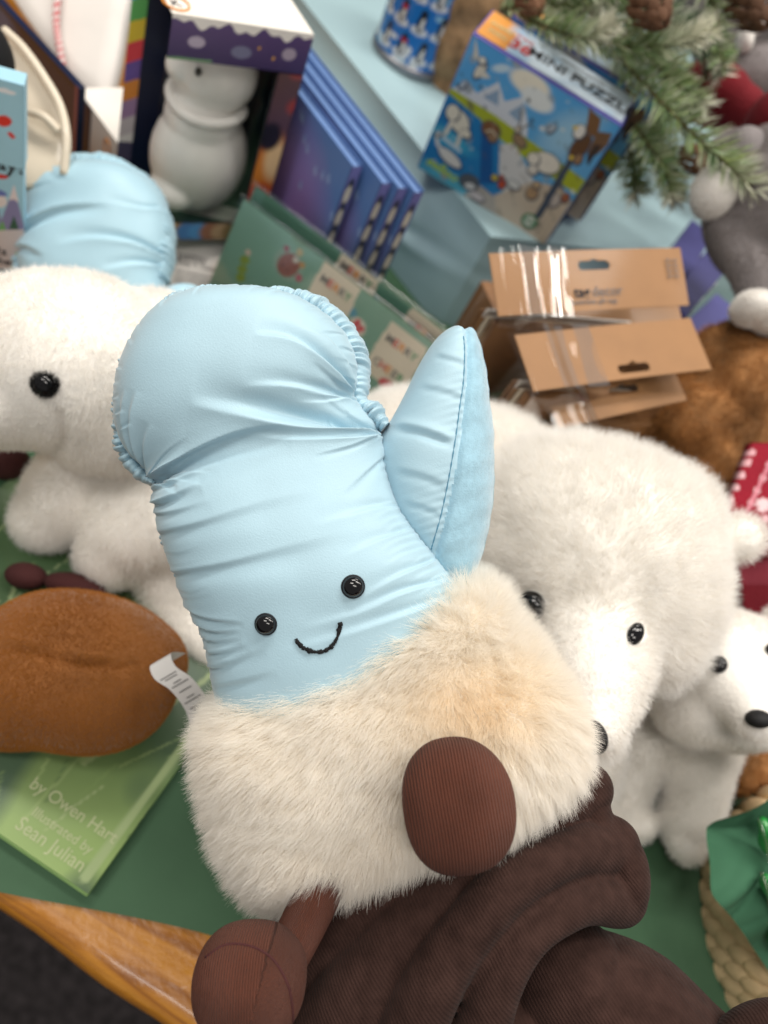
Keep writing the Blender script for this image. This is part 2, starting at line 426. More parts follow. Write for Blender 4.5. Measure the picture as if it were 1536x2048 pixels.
mk('dark_cord', (.055, .012, .012), .85, .0005, 700)
mk('knit', (.043, .023, .019), .97, .0004, 1300, .16, spec=.05, sheen=.04, stripe=(400., .00008, 1, .92), nscale=150)
mk('skin', (.62, .36, .26), .5, .0003, 400, .05, subs=.2)
mk('cream_base', (.86, .79, .68), .95, .001, 400)
mk('white_base', (.90, .87, .82), .95, .001, 400)
mk('brown_velvet', (.25, .09, .018), .85, .0008, 400, .10, sheen=.5, nscale=45)
mk('brown_plush', (.28, .13, .045), .95, .003, 160, .35, nscale=35)
mk('grey_plush', (.20, .18, .18), .95, .0015, 300, .14)
mk('white_plush', (.75, .72, .68), .95, .0015, 300, .05)
mk('red_plush', (.15, .002, .008), .9, .0015, 300, .15)
mk('kraft', (.30, .15, .058), .55, .0002, 300, .07, coat=.15)
mk('kraft_dark', (.24, .12, .055), .6, .0002, 300, .1)
mk('print', (1, 1, 1), .4, 0, attr='Col', var=.02, coat=.25)
mk('print_mat', (1, 1, 1), .7, 0, attr='Col', var=.03)
mk('white_card', (.74, .70, .66), .5, .0001, 300, .03)
mk('white_box', (.80, .76, .70), .4, 0, var=.02)
mk('ceramic', (.82, .80, .76), .35, .0003, 90, .04, coat=.3)
mk('navy', (.008, .014, .045), .35, 0, var=.1)
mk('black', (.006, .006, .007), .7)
mk('ink', (.02, .02, .025), .7)
mk('ink_soft', (.16, .15, .15), .7)
mk('ink_red', (.6, .03, .03), .6)
mk('ink_orange', (.75, .28, .04), .5)
mk('ink_white', (.8, .8, .78), .6)
mk('ink_cream', (.45, .50, .28), .6)
mk('ink_green', (.03, .30, .12), .5)
mk('ink_lime', (.45, .62, .05), .5)
mk('box_blue', (.34, .58, .70), .45, 0, var=.03)
mk('purple', (.10, .09, .34), .4, .0002, 100, .2)
mk('purple_box', (.09, .09, .27), .35, .0002, 100, .15, coat=.4)
mk('cream_plastic', (.66, .58, .46), .35, 0, var=.04, coat=.3)
mk('burlap', (.36, .22, .11), .95, .002, 220, .3, nscale=60)
mk('needle', (.07, .16, .05), .6, 0, attr='Col', var=.15)
mk('bark', (.12, .07, .04), .9, .001, 200, .2)
mk('cone', (.13, .06, .03), .8, .001, 150, .3)
mk('wicker', (.70, .52, .30), .6, .0006, 130, .18, nscale=30)
mk('wicker_dark', (.16, .10, .05), .9)
mk('tin', (.30, .30, .32), .3, metal=.8)
mk('label_white', (.72, .70, .68), .7, .0003, 200, .05)
mk('red_knit', (.42, .012, .03), .85, attr='Col', bump=.0008, scale=300, var=.12)
mk('twine', (1, 1, 1), .8, 0, attr='Col')
def mk_wood():
    m, nt, b = newmat('wood_grain'); N = nt.nodes; L = nt.links; tc = N.new('ShaderNodeTexCoord'); mp = N.new('ShaderNodeMapping')
    mp.inputs['Rotation'].default_value = (0, 0, -math.atan2(float(_ed[1]), float(_ed[0]))); mp.inputs['Scale'].default_value = (6, 60, 60)
    L.new(tc.outputs['Object'], mp.inputs[0]); nz = N.new('ShaderNodeTexNoise'); nz.inputs['Scale'].default_value = 1.6; nz.inputs['Detail'].default_value = 8; nz.inputs['Distortion'].default_value = 1.2; L.new(mp.outputs[0], nz.inputs['Vector'])
    r = N.new('ShaderNodeValToRGB'); e = r.color_ramp.elements; e[0].position = .32; e[0].color = (.23, .075, .008, 1); e[1].position = .68; e[1].color = (.52, .225, .022, 1); e2 = e.new(.5); e2.color = (.42, .165, .014, 1)
    L.new(nz.outputs['Fac'], r.inputs[0]); L.new(r.outputs[0], b.inputs['Base Color']); n2 = N.new('ShaderNodeTexNoise'); n2.inputs['Scale'].default_value = 120; n2.inputs['Detail'].default_value = 6; L.new(tc.outputs['Object'], n2.inputs['Vector'])
    mr = N.new('ShaderNodeMapRange'); mr.inputs['To Min'].default_value = .18; mr.inputs['To Max'].default_value = .5; L.new(n2.outputs['Fac'], mr.inputs[0]); L.new(mr.outputs[0], b.inputs['Roughness'])
    bp = N.new('ShaderNodeBump'); bp.inputs['Distance'].default_value = .0009; L.new(n2.outputs['Fac'], bp.inputs['Height']); L.new(bp.outputs[0], b.inputs['Normal']); b.inputs['Coat Weight'].default_value = .3
    return m
_ed = (T(330, 2048)-T(0, 1812))[:2]
MAT['wood'] = mk_wood()
mk_clear('clear_film', .10, fac=.05)
mk_clear('bag_film', .14, fac=.05, bd=.0003)
mk_clear('window_film', .05, fac=.03)
mk_hair('fur_cream', (.97, .92, .84), (.99, .98, .95), transl=.52)
mk_hair('fur_white', (.90, .87, .82), (.97, .955, .93), transl=.48)
mk_hair('fur_brown', (.20, .08, .02), (.46, .21, .065), transl=.2)
mk_hair('fur_velvet', (.24, .082, .013), (.43, .165, .03), transl=.15)
mk_hair('fur_grey', (.20, .175, .165), (.36, .32, .31), transl=.2)
mk_hair('fur_blue', (.28, .47, .58), (.45, .62, .70), transl=.25)
mk_hair('fuzz', (.30, .22, .17), (.62, .52, .45), transl=.3)
mk_hair('fuzz_dark', (.035, .018, .016), (.07, .042, .035), transl=.2)

# ================================================================== setting
def sheet(name, pts_world, mat, z, thick=None, kind='structure', n=60, wob=.0, seed=3):
    """wrinkled paper sheet spanning a world quad A,B,C,D"""
    A, B, C_, D = [np.array([p[0], p[1], z]) for p in pts_world]
    u, v = np.meshgrid(np.linspace(0, 1, n), np.linspace(0, 1, n), indexing='ij'); u, v = u.ravel()[:, None], v.ravel()[:, None]
    X = A*(1-u)*(1-v)+B*u*(1-v)+C_*u*v+D*(1-u)*v
    X[:, 2] += wob*(sines(X[:, :2], 6, 22, seed)*.6+np.abs(sines(X[:, :2], 5, 45, seed+1))*.5)+wob*.6
    return mesh_obj(name, X, grid_faces(n, n, False), mat)
fl = 3.0
mesh_obj('floor', [(-fl, -fl, -.75), (fl, -fl, -.75), (fl, fl, -.75), (-fl, fl, -.75)], [[0, 1, 2, 3]], MAT['carpet'])
tag(bpy.data.objects['floor'], kind='structure')
e0 = T(0, 1812)[:2]; e1 = T(330, 2048)[:2]; ed = nrm(e1-e0); en = np.array([-ed[1], ed[0]])
if en.dot(T(768, 1000)[:2]-e0) < 0: en = -en
# table top with a rounded lip, slightly bowed front edge
S = np.linspace(-1.2, 2.0, 200); prof = [(0.9, -.030), (.012, -.030), (.004, -.027), (0, -.020), (0, -.011), (.002, -.005), (.006, -.0015), (.012, 0), (1.9, 0), (1.9, -.03)]
G = np.zeros((len(S), len(prof), 3))
for j, (a, z) in enumerate(prof):
    bow = .02*np.sin((S-.2)*1.1)*0+.0008*np.sin(S*70)+.0
    G[:, j, :2] = e0+ed*S[:, None]+en*(a+bow)[:, None]; G[:, j, 2] = z
tb = mesh_obj('display_table', G.reshape(-1, 3), grid_faces(len(S), len(prof)), MAT['wood'], base=np.r_[e0, -.03])
tag(tb, 'honey brown varnished wooden display table under the green paper', 'table')
# green paper, its near edge runs at a small angle to the table edge
g0 = T(-250, 1735)[:2]; g1 = T(20, 1790)[:2]; g2 = T(420, 1872)[:2]; g3 = T(1500, 2250)[:2]; g4 = T(1700, 2600)[:2]
gp = smooth_poly([T(-900, 1560)[:2], g0, g1, g2, T(800, 2010)[:2], g3], 260); n = 200
far = np.array([gp[0]+en*1.3+ed*-.2, gp[-1]+en*1.3+ed*.2])
u, v = np.meshgrid(np.linspace(0, 1, len(gp)), np.linspace(0, 1, n), indexing='ij')
X2 = gp[:, None, :]*(1-v[..., None])+(far[0]*(1-u[..., None])+far[1]*u[..., None])*v[..., None]
z = .0025+.0022*(sines(X2.reshape(-1, 2), 6, 28, 5)+1.2)*.5*np.clip(v.ravel()*12+.15, 0, 1)+.0045*(1-np.abs(sines(X2.reshape(-1, 2), 4, 30, 8)))**3*np.clip(v.ravel()*10, 0, 1)
z = np.maximum(z, .0015)
o = mesh_obj('green_paper', np.c_[X2.reshape(-1, 2), z], grid_faces(len(gp), n, False), MAT['green_paper'], base=np.r_[gp.mean(0), 0])
tag(o, 'dark green tissue paper sheet spread flat over the wooden table', 'paper sheet')

# riser under light blue paper
zr = .12
c0 = T(985, 468, zr); cl = T(611, 0, zr); cr_ = T(1400, 515, zr)
ul = nrm((cl-c0)[:2]); ur = nrm((cr_-c0)[:2])
def rise_pt(a, b, z): return np.r_[c0[:2]+ul*a+ur*b, z]
rr_ = []; nA, nB = 70, 60
# top + two skirts, with a rounded paper edge
prof_v = [(0, 0)]
def riser_grid():
    parts = []
    a = np.linspace(0, 1.3, nA); b = np.linspace(0, 1.3, nB)
    A_, B_ = np.meshgrid(a, b, indexing='ij')
    X = np.array([rise_pt(p, q, zr) for p, q in zip(A_.ravel(), B_.ravel())]); ln = np.c_[A_.ravel(), B_.ravel()]
    edge = np.exp(-np.minimum(ln[:, 0], ln[:, 1])/.01)
    X[:, 2] += .0025*sines(ln, 6, 40, 3)*(1-edge)-.003*edge
    parts.append((X, grid_faces(nA, nB, False)))
    zz = np.linspace(0, 1, 30)
    for which in (0, 1):
        L_ = a if which == 0 else b
        A_, Z_ = np.meshgrid(L_, zz, indexing='ij'); A_, Z_ = A_.ravel(), Z_.ravel()
        outw = -(ur if which == 0 else ul)
        X = np.array([rise_pt(p, 0, 0) if which == 0 else rise_pt(0, p, 0) for p in A_])
        X[:, 2] = zr-.003-(zr-.003)*Z_
        bul = (.003*sines(np.c_[A_, Z_*.12], 6, 30, 9+which)+.004*np.sin(PI*Z_)+.012*Z_)*np.clip(Z_*4, 0, 1)*np.clip(A_/.02, 0, 1)
        # long diagonal fold of the paper
        fo = crease(np.c_[A_, Z_*.12], [(.0, .035), (.12, .075), (.3, .07)], .006, .006, .8)
        X[:, :2] += outw*(bul+fo)[:, None]
        parts.append((X, grid_faces(nA if which == 0 else nB, 30, False)))
    return join(parts)
V, Fc = riser_grid()
o = mesh_obj('display_riser', V, Fc, MAT['blue_paper'], base=np.r_[c0[:2], 0])
tag(o, 'raised display platform wrapped in creased light blue paper behind the books', 'display riser')
#@@SETTING_END

# ================================================================== the blue mitten plush, held up in front
DM = .325
def px_noise(Q, fr, seed, n=6): return sines(Q/100., n, fr, seed)
body_rows = [
 (520,1600,1040,1350,.012,0),(470,1500,985,1270,.030,0),(440,1405,938,1195,.036,0),(412,1265,905,1148,.039,0),(374,1190,872,1106,.041,0),(343,1112,835,1058,.041,0),
 (322,1045,800,1008,.040,0),(314,990,778,945,.037,0),(316,960,768,893,.034,0),(305,945,752,850,.033,0),(270,912,716,802,.037,0),(250,868,716,765,.040,0),(246,815,712,722,.041,0),
 (254,757,694,680,.040,0),(279,697,662,645,.037,0),(318,648,618,618,.033,0),(368,612,560,602,.024,0),(415,600,500,598,.012,0),(440,597,470,597,.003,0)]
CRE = [ # folds running in from the pinched seams: points px, width px, depth m, ridge, side
 ([(778,864),(705,864),(610,853),(520,832),(430,812)],15,.0062,.85,-1),
 ([(778,872),(700,884),(600,884),(520,874)],8,.0018,.9,-1),
 ([(720,802),(690,772),(650,735),(601,708),(540,700)],9,.0040,.8,-1),
 ([(718,790),(700,740),(665,700),(620,682)],7,.0016,.8,-1),
 ([(724,812),(660,800),(590,790),(520,790)],9,.0018,.8,-1),
 ([(316,966),(360,948),(440,916),(520,892),(600,884)],14,.0050,.9,-1),
 ([(316,1010),(345,1010),(390,1000),(440,980)],8,.0030,.9,-1),
 ([(316,985),(380,972),(470,946)],7,.0016,.8,-1),
 ([(318,1030),(380,1030),(460,1012)],8,.0012,.8,-1),
 ([(314,962),(301,915),(300,860),(318,805)],7,.0022,.9,1),
 ([(304,948),(284,905),(279,850),(292,800)],6,.0016,.9,1),
 ([(318,955),(322,905),(342,862)],7,.0018,.9,1),
 ([(340,1148),(480,1128),(600,1103),(720,1078)],16,.0016,.6,-1),
 ([(325,1072),(430,1056),(560,1022),(660,1005)],16,.0013,.6,-1),
 ([(372,1200),(440,1220),(520,1228)],7,.0020,.9,-1),
 ([(388,1228),(450,1246),(514,1243)],7,.0024,.9,-1),
 ([(402,1258),(450,1266),(514,1256)],6,.0019,.9,-1),
 ([(412,1290),(460,1287),(530,1266)],6,.0017,.9,-1),
 ([(422,1325),(470,1310),(560,1272)],7,.0014,.8,-1),
 ([(430,1365),(480,1345),(580,1312)],7,.0012,.8,-1),
 ([(890,1146),(800,1163),(720,1192),(620,1216)],9,.0013,.7,-1),
 ([(868,1110),(790,1133),(720,1168)],8,.0012,.7,-1),
 ([(905,1172),(820,1196),(700,1228),(580,1258)],10,.0012,.7,-1),
 ([(830,1052),(760,1066),(690,1094)],8,.0010,.7,-1),
 ([(775,915),(740,955),(700,1000)],8,.0010,.6,1),
 ([(800,1010),(740,1012),(640,1034)],10,.0009,.6,-1),
]
_r = np.random.default_rng(41)
for (sx, sy, a0, a1, n, L0) in ((318, 966, -.75, .25, 9, 120), (776, 866, 2.6, 3.5, 8, 130), (718, 800, 2.7, 4.2, 6, 90)):
    for k in range(n):
        a = a0+(a1-a0)*(k+.5)/n+_r.normal()*.05; L = L0*_r.uniform(.5, 1.2)
        CRE.append(([(sx, sy), (sx+L*.5*math.cos(a), sy+L*.5*math.sin(a)), (sx+L*math.cos(a+.12), sy+L*math.sin(a+.12))], _r.uniform(3.5, 6), _r.uniform(.0005, .0011), .9, 1 if _r.random() < .5 else -1))
for k in range(16):          # short gathers along the lower side seams
    t = k/15; x0, y0 = 322+110*t+_r.normal()*2, 1060+330*t; L = _r.uniform(40, 110)
    CRE.append(([(x0, y0), (x0+L*.6, y0+_r.normal()*5-2), (x0+L, y0-12+_r.normal()*6)], _r.uniform(3.5, 6.5), _r.uniform(.0003, .0009)*(.2+.7*min(1, t*1.6)), .9, -1))
    x0, y0 = 790+140*t, 1000+185*t; L = _r.uniform(35, 90)
    CRE.append(([(x0, y0), (x0-L*.6, y0+L*.12), (x0-L, y0+L*.32)], _r.uniform(3.5, 6), _r.uniform(.0003, .0007), .9, -1))
for k in range(26):          # and round the top of the lobe
    a = math.radians(150+k*9.6); x0, y0 = 485+232*math.cos(a), 775+188*math.sin(a); L = _r.uniform(18, 48)
    CRE.append(([(x0, y0), (x0-L*math.cos(a+.2), y0-L*math.sin(a+.2))], _r.uniform(3, 5), _r.uniform(.0004, .0009), .8, 1))
def body_disp(Q, t, th, V):
    fr = np.sin(th) > -.15
    d = np.zeros(len(Q))
    for (p, w, dep, rg, sd) in CRE: d += fan(Q, p, w, dep, rg, sd)
    d *= np.clip(np.sin(th)*1.9-.02, 0, 1)
    d += .0007*px_noise(Q, .9, 3)+.00010*px_noise(Q*np.array([.35, 1.]), 6., 5, 14)
    # gathers that fade inwards from the seams
    edge = np.exp(-((1-np.abs(np.cos(th)))/.05))
    s = Q[:, 1]+.4*Q[:, 0]
    d += edge*.00035*np.sin(s*.22+2*np.sin(s*.05))*np.abs(np.sin(s*.021+1))
    # long soft drag lines running in from the side seams
    lw = np.exp(-((1-np.abs(np.cos(th)))/.22))*np.clip(np.sin(th)*4, 0, 1)
    dl = Q@np.array([.40, .92]); rid = np.abs(np.sin(dl*.043+1.3*np.sin(dl*.011)+.8*np.sin(Q[:, 0]*.009)))
    d += lw*.0004*(1-rid)**2.2*np.clip(.5+.8*px_noise(Q, 1.4, 77), 0, 1.3)
    return d
mit_base = P(700, 1950, .36)
mitten = thing('mitten_plush', 'smiling pale blue satin mitten plush with fluffy cream cuff held up in front', 'plush toy', mit_base)
V, Fc, Q, tt, tht = loft(body_rows, DM, 460, 460, 2.5, body_disp)
mb = mesh_obj('body', V, Fc, MAT['satin'], mitten); mb['label'] = 'puffy pale blue satin mitten body'
bvh = BVHTree.FromPolygons([Vector(v) for v in V], Fc)
def hit(px, py, tree=None):
    dr = nrm(P(px, py, 1.0)-CP); r = (tree or bvh).ray_cast(Vector(CP), Vector(dr))
    if r[0] is None: return P(px, py, DM), -dr
    return np.array(r[0]), np.array(r[1])
# gathered rim round the mitten
def ruffle(px_path, wpx, d, zoff, seed, mat, parent, name='ruffle', closed=False, amp=1.0, zr_=.012, nper=9.0):
    A = smooth_poly(px_path, 400); w = A[:, 2] if A.shape[1] > 2 else np.full(len(A), wpx)
    pl = np.r_[0, np.cumsum(np.hypot(*np.diff(A[:, :2], axis=0).T))]
    nn_ = int(pl[-1]/2.0); s = np.linspace(0, pl[-1], nn_)
    X = np.interp(s, pl, A[:, 0]); Y = np.interp(s, pl, A[:, 1]); wv = np.interp(s, pl, w)
    tx, ty = np.gradient(X), np.gradient(Y); L_ = np.hypot(tx, ty); nx, ny = ty/L_, -tx/L_
    r = np.random.default_rng(seed)
    # irregular pleat phase
    ph = np.cumsum(2*PI/(nper*2.1)*(1+.45*np.interp(s, np.arange(0, pl[-1]+60, 60), r.normal(size=len(np.arange(0, pl[-1]+60, 60)))))*2.0)
    am = .55+.45*np.abs(np.interp(s, np.arange(0, pl[-1]+34, 34), r.normal(size=len(np.arange(0, pl[-1]+34, 34)))))
    nth = 28; th = np.linspace(0, 2*PI, nth, endpoint=False)
    SS, TH = np.meshgrid(s/nper, th, indexing='ij'); QQ = np.stack([SS.ravel()+.9*np.sin(TH.ravel()), .55*np.cos(TH.ravel()), .55*np.sin(TH.ravel())], -1)
    r2 = np.random.default_rng(seed+50); nz = np.zeros(len(QQ))
    for _ in range(5):
        k = np.array([r2.uniform(1.2, 3.4), r2.normal()*.8, r2.normal()*.8]); nz += np.sin(QQ@k+r2.uniform(0, 6.28))
    pl_ = np.clip(np.abs((nz/1.7).reshape(SS.shape)), 0, 1.3)
    rad = 1.12+amp*(.15*am[:, None]*(2*pl_**.6-1.1)*.95+.05*np.sin(2.3*ph[:, None]+th))
    ox = wv[:, None]*np.cos(th)*rad; oz = zr_*np.sin(th)*(1+.35*amp*am[:, None]*(pl_-.5))
    px = X[:, None]+nx[:, None]*ox; py = Y[:, None]+ny[:, None]*ox
    z0 = zoff[0]+(zoff[1]-zoff[0])*np.linspace(0, 1, nn_)[:, None] if isinstance(zoff, tuple) else zoff
    G = P(px, py, d)+BACK*(oz+z0)[..., None]
    Fc = grid_faces(nn_, nth).tolist()+[list(range(nth)), list(range((nn_-1)*nth, nn_*nth))[::-1]]
    V = G.reshape(-1, 3); return mesh_obj(name, V, Fc, mat, parent)
ruffle([(322,968,5),(294,952,15),(264,918,18),(249,868,18),(247,815,17),(256,750,17),(282,690,17),(318,640,17),(368,600,14),(430,588,12),(490,588,13),(550,592,16),(612,608,20),(656,636,24),(690,676,25),(709,720,26),(713,768,24),(718,802,16),(745,830,22),(770,856,11)],
       14, DM, -.004, 3, MAT['satin'], mitten, nper=11.0)
ruffle([(322,985,4),(322,1025,9),(328,1060,12),(336,1100,9),(350,1135,5),(378,1200,5),(412,1262,6),(424,1320,8),(434,1370,9),(446,1420,8)], 8, DM, -.009, 8, MAT['satin'], mitten)
# thumb: satin front panel and velvet side panel meeting in a stitched seam
th_rows = [(918,657,930,657,.003,0),(900,660,948,668,.012,0),(880,672,960,696,.017,0),(858,698,968,736,.021,0),(833,740,976,788,.024,0),(808,792,982,840,.026,0),(780,842,985,890,.028,0),
 (752,884,986,938,.030,0),(745,925,984,985,.030,0),(752,968,978,1032,.029,0),(770,1022,970,1072,.028,0),(800,1068,960,1110,.026,0),(840,1120,948,1150,.022,0),(895,1180,940,1196,.012,0),(940,1240,945,1245,.008,0)]
seam = np.array([(926,662),(929,700),(927,760),(920,810),(912,870),(904,920),(895,970),(882,1030),(866,1086),(862,1100)], float)
seam_s = smooth_poly(seam, 60)
def thumb_disp(Q, t, th, V):
    s, f = seg_dist(Q, seam_s); fr = np.clip(np.sin(th)*3+.2, 0, 1)
    d = -.0018*np.exp(-(s/7.)**2)*fr
    left = np.interp(Q[:, 1], seam_s[:, 1], seam_s[:, 0]) > Q[:, 0]
    d += fr*left*.00035*np.exp(-np.abs(s)/28)*np.sin(Q[:, 1]*.42+Q[:, 0]*.12)*np.abs(np.sin(Q[:, 1]*.017))
    for p, w, dep in (([(778,866),(830,878),(900,905)], 8, .0018), ([(860,730),(895,742),(925,752)], 6, .0006), ([(830,790),(880,805),(920,820)], 7, .0006), ([(780,950),(840,965),(885,985)], 9, .0006), ([(800,1010),(840,1020),(875,1035)], 7, .0005)):
        d += crease(Q, p, w, dep, .7, -1)*fr*left
    d += .0006*px_noise(Q, 1.6, 31)+~left*.0003*px_noise(Q, 9, 32)
    return d
V, Fc, Q, tt, tht = loft(th_rows, DM+.010, 200, 200, 2.2, thumb_disp)
bvt = BVHTree.FromPolygons([Vector(v) for v in V], Fc)
sx_ = np.interp(Q[:, 1], seam_s[:, 1], seam_s[:, 0], left=926, right=862)
isl = (Q[:, 0] < sx_) | ((np.sin(tht) < 0) & (Q[:, 0] < sx_+30))
F1 = [f for f in Fc if isl[f].sum()*2 >= len(f)]; F2 = [f for f in Fc if isl[f].sum()*2 < len(f)]
def compact(V, Fc):
    ids = np.unique(np.concatenate([np.array(f) for f in Fc])); mp = {a: i for i, a in enumerate(ids)}
    return V[ids], [[mp[i] for i in f] for f in Fc]
V1, G1 = compact(V, F1); V2, G2 = compact(V, F2)
thumb = mesh_obj('thumb', V1, G1, MAT['satin'], mitten)
panel = mesh_obj('thumb_side_panel', V2, G2, MAT['velvet_blue'], mitten); panel['label'] = 'fuzzy pale blue velour side of the thumb'
fur('nap', (V2, G2), 60000, .0009, MAT['fur_blue'], panel, comb=lambda X: np.tile(-UPV, (len(X), 1)), lay=.6, jitter=.5, rad=.00007, K=3, seed=5)
sp = np.array([hit(a, b, bvt)[0] for a, b in seam_s[2:]])+BACK*.0002
v, f = tube(sp, .00022+.00012*np.sin(np.arange(len(sp))*2.2), 6); mesh_obj('seam', v, f, MAT['seam_blue'], mitten)
# seam line between body and thumb
bs = smooth_poly([(772,868),(770,905),(784,965),(803,1015),(850,1072),(885,1115),(920,1165),(936,1190)], 60)
# face
def button_eye(px, py, rpx):
    h, n = hit(px, py); n = nrm(np.asarray(n)*.5+BACK*.8); r = rpx*.30/F
    a = nrm(np.cross(n, UPV)); b = np.cross(n, a); ax = np.array([a, b, n])
    v, f = ellipsoid(h+n*.0006, (r, r, r*.75), ax, 28, 40)
    e = mesh_obj('eye', v, f, MAT['glass_eye'], mitten)
    th = np.linspace(0, 2*PI, 48)
    ring = h+n*.0004+(np.cos(th)[:, None]*a+np.sin(th)[:, None]*b)*r*.99
    v, f = tube(ring, r*.14, 10, up=n, caps=False); mesh_obj('rim', v, f, MAT['eye_rim'], e)
button_eye(706, 1173, 20.5); button_eye(532, 1248, 19.5)
mp_ = smooth_poly([(592,1280),(601,1291),(616,1300),(634,1304),(652,1300),(667,1288),(676,1270),(681,1246)], 70)
pt = np.array([hit(a, b)[0] for a, b in mp_])+BACK*.0003
r_ = np.random.default_rng(2)
v, f = tube(pt+r_.normal(size=pt.shape)*.00012, .00075*(1+.25*r_.normal(size=len(pt))).clip(.6, 1.5), 8); mo = mesh_obj('mouth', v, f, MAT['thread'], mitten)

# cuff
cuff_rows = [(575,1775,770,1700,.006,0),(520,1740,960,1618,.028,0),(484,1690,1095,1560,.038,0),(462,1632,1146,1515,.042,0),(448,1570,1150,1465,.044,0),(432,1515,1128,1385,.044,0),(424,1470,1068,1306,.042,0),(428,1442,1012,1250,.038,0),(448,1408,982,1200,.034,0),(498,1376,952,1182,.025,0),(620,1325,922,1208,.010,0)]
def cuff_disp(Q, t, th, V): return .0022*px_noise(Q, .9, 12)+.0008*px_noise(Q, 3, 13)
V, Fc, Q, tt, tht = loft(cuff_rows, .325, 120, 120, 2.9, cuff_disp)
cuff = mesh_obj('cuff', V, Fc, MAT['cream_base'], mitten)
bvc = BVHTree.FromPolygons([Vector(v) for v in V], Fc)
def cuff_comb(X):
    q = project(X); c = np.array([920., 1330.]); d = q-c; r = np.hypot(d[:, 0], d[:, 1])+1e-6
    d = d/r[:, None]; d = d*np.clip(r/260, .2, 1)[:, None]
    d += np.array([-.25, .38])
    up = np.clip((1290-(q[:, 1]+.42*(q[:, 0]-760)))/90, 0, 1)       # top rim stands upwards
    d = d*(1-up[:, None])+np.array([-.1, -1.])*up[:, None]
    d += .25*np.stack([px_noise(q, 1.5, 21), px_noise(q, 1.5, 22)], -1)
    return d[:, :1]*RIGHT-d[:, 1:]*UPV
def cuff_tint(X):
    q = project(X); t = .9*np.exp(-(((q[:, 0]-950)/130)**2+((q[:, 1]-1410)/80)**2))
    t2 = .35*np.clip(px_noise(q, 2.0, 40)*.5+.4, 0, 1)
    a = np.clip(t*.95+t2*.25, 0, 1)[:, None]
    base = np.array([1.0, .985, .965]); tan = np.array([1.0, .90, .75])
    return base*(1-a)+tan*a
def cuff_len(X):
    q = project(X); t = np.exp(-(((q[:, 0]-930)/200)**2+((q[:, 1]-1420)/120)**2)); return 1-.35*t
fur('fur', (V, Fc), 230000, .0125, MAT['fur_cream'], cuff, comb=cuff_comb, lay=.72, jitter=.20, rad=.00007, seed=3, clump=.22, cfreq=650, K=6, tint=cuff_tint, lenf=cuff_len)

# legs and corduroy boots
def st_attr(V, a): return {'st': a}
def corded(name, VF, mat, parent, st): return mesh_obj(name, VF[0], VF[1], mat, parent, attrs={'st': st})
leg1 = smooth_poly([(672,1715,.296,38),(635,1790,.289,46),(598,1865,.282,46),(565,1930,.276,44)], 40)
pth = P(leg1[:, 0], leg1[:, 1], leg1[:, 2]); rr = leg1[:, 3]*leg1[:, 2]/F
v, f = tube(pth, rr, 64)
st = np.zeros((len(v), 3)); st[:, 0] = np.tile(np.linspace(0, 1, 64, endpoint=False)*2*PI*44/95., 40)
lg = corded('leg', (v, f), MAT['cord'], mitten, st)
def boot(cpx, cpy, d, rx, ry, rz, rot, seed, mat, stf):
    ax = rotax(rot); c = P(cpx, cpy, d); r = np.array([rx*d/F, ry*d/F, rz])
    ph = np.linspace(0, PI, 90); th = np.linspace(0, 2*PI, 120, endpoint=False)
    X = np.stack([np.sin(ph)[:, None]*np.cos(th), np.sin(ph)[:, None]*np.sin(th), np.cos(ph)[:, None]*np.ones(120)], -1).reshape(-1, 3)
    Y = np.sign(X)*np.abs(X)**np.array([.88, .88, .8])
    d_ = 1+.02*sines(X, 6, 3, seed)
    V = (Y*r*d_[:, None]) @ ax+c
    st = stf(X, (V-c) @ ax.T)
    return corded('boot', (V, grid_faces(90, 120)), mat, mitten, st), V
# front boot hangs forward over the cuff, its leg runs back under the fur
v, f = tube(P(np.array([915, 912, 905]), np.array([1640, 1625, 1600]), np.array([.258, .28, .31])), .0085, 40)
st = np.zeros((len(v), 3)); st[:, 0] = np.tile(np.arange(40)/40*2*PI*30/95., 3); corded('leg', (v, f), MAT['cord'], mitten, st)
b1, V1 = boot(916, 1608, .262, 113, 130, .017, 6, 5, MAT['cord'], lambda X, q: np.c_[q[:, 0]*40+sines(q, 3, 60, 4)*.03, q[:, 1]*38, q[:, 2]*38])
b2, V2_ = boot(500, 1962, .268, 112, 100, .019, 0, 6, MAT['cord'], lambda X, q: np.c_[np.where(q[:, 0]-q[:, 1]*.25 > .004, (q[:, 0]*.75-q[:, 1]*.65+25*q[:, 0]**2)*46, q[:, 0]*46), q[:, 1]*46, q[:, 2]*46])
VB = V2_; fb = grid_faces(90, 120)
tb2 = BVHTree.FromPolygons([Vector(v) for v in VB], fb.tolist())
sq = smooth_poly([(410,1915),(450,1890),(500,1892),(545,1918),(574,1966),(584,2010),(586,2050)], 60)
pp = np.array([hit(a, b, tb2)[0] for a, b in sq]); v, f = tube(pp, .00045, 8); mesh_obj('seam', v, f, MAT['dark_cord'], b2)
for VV, par in ((V1, b1), (V2_, b2)):
    fur('lint', (VV, fb.tolist()), 900, .0010, MAT['fuzz_dark'], par, lay=.8, jitter=.9, rad=.00004, K=4, seed=9)
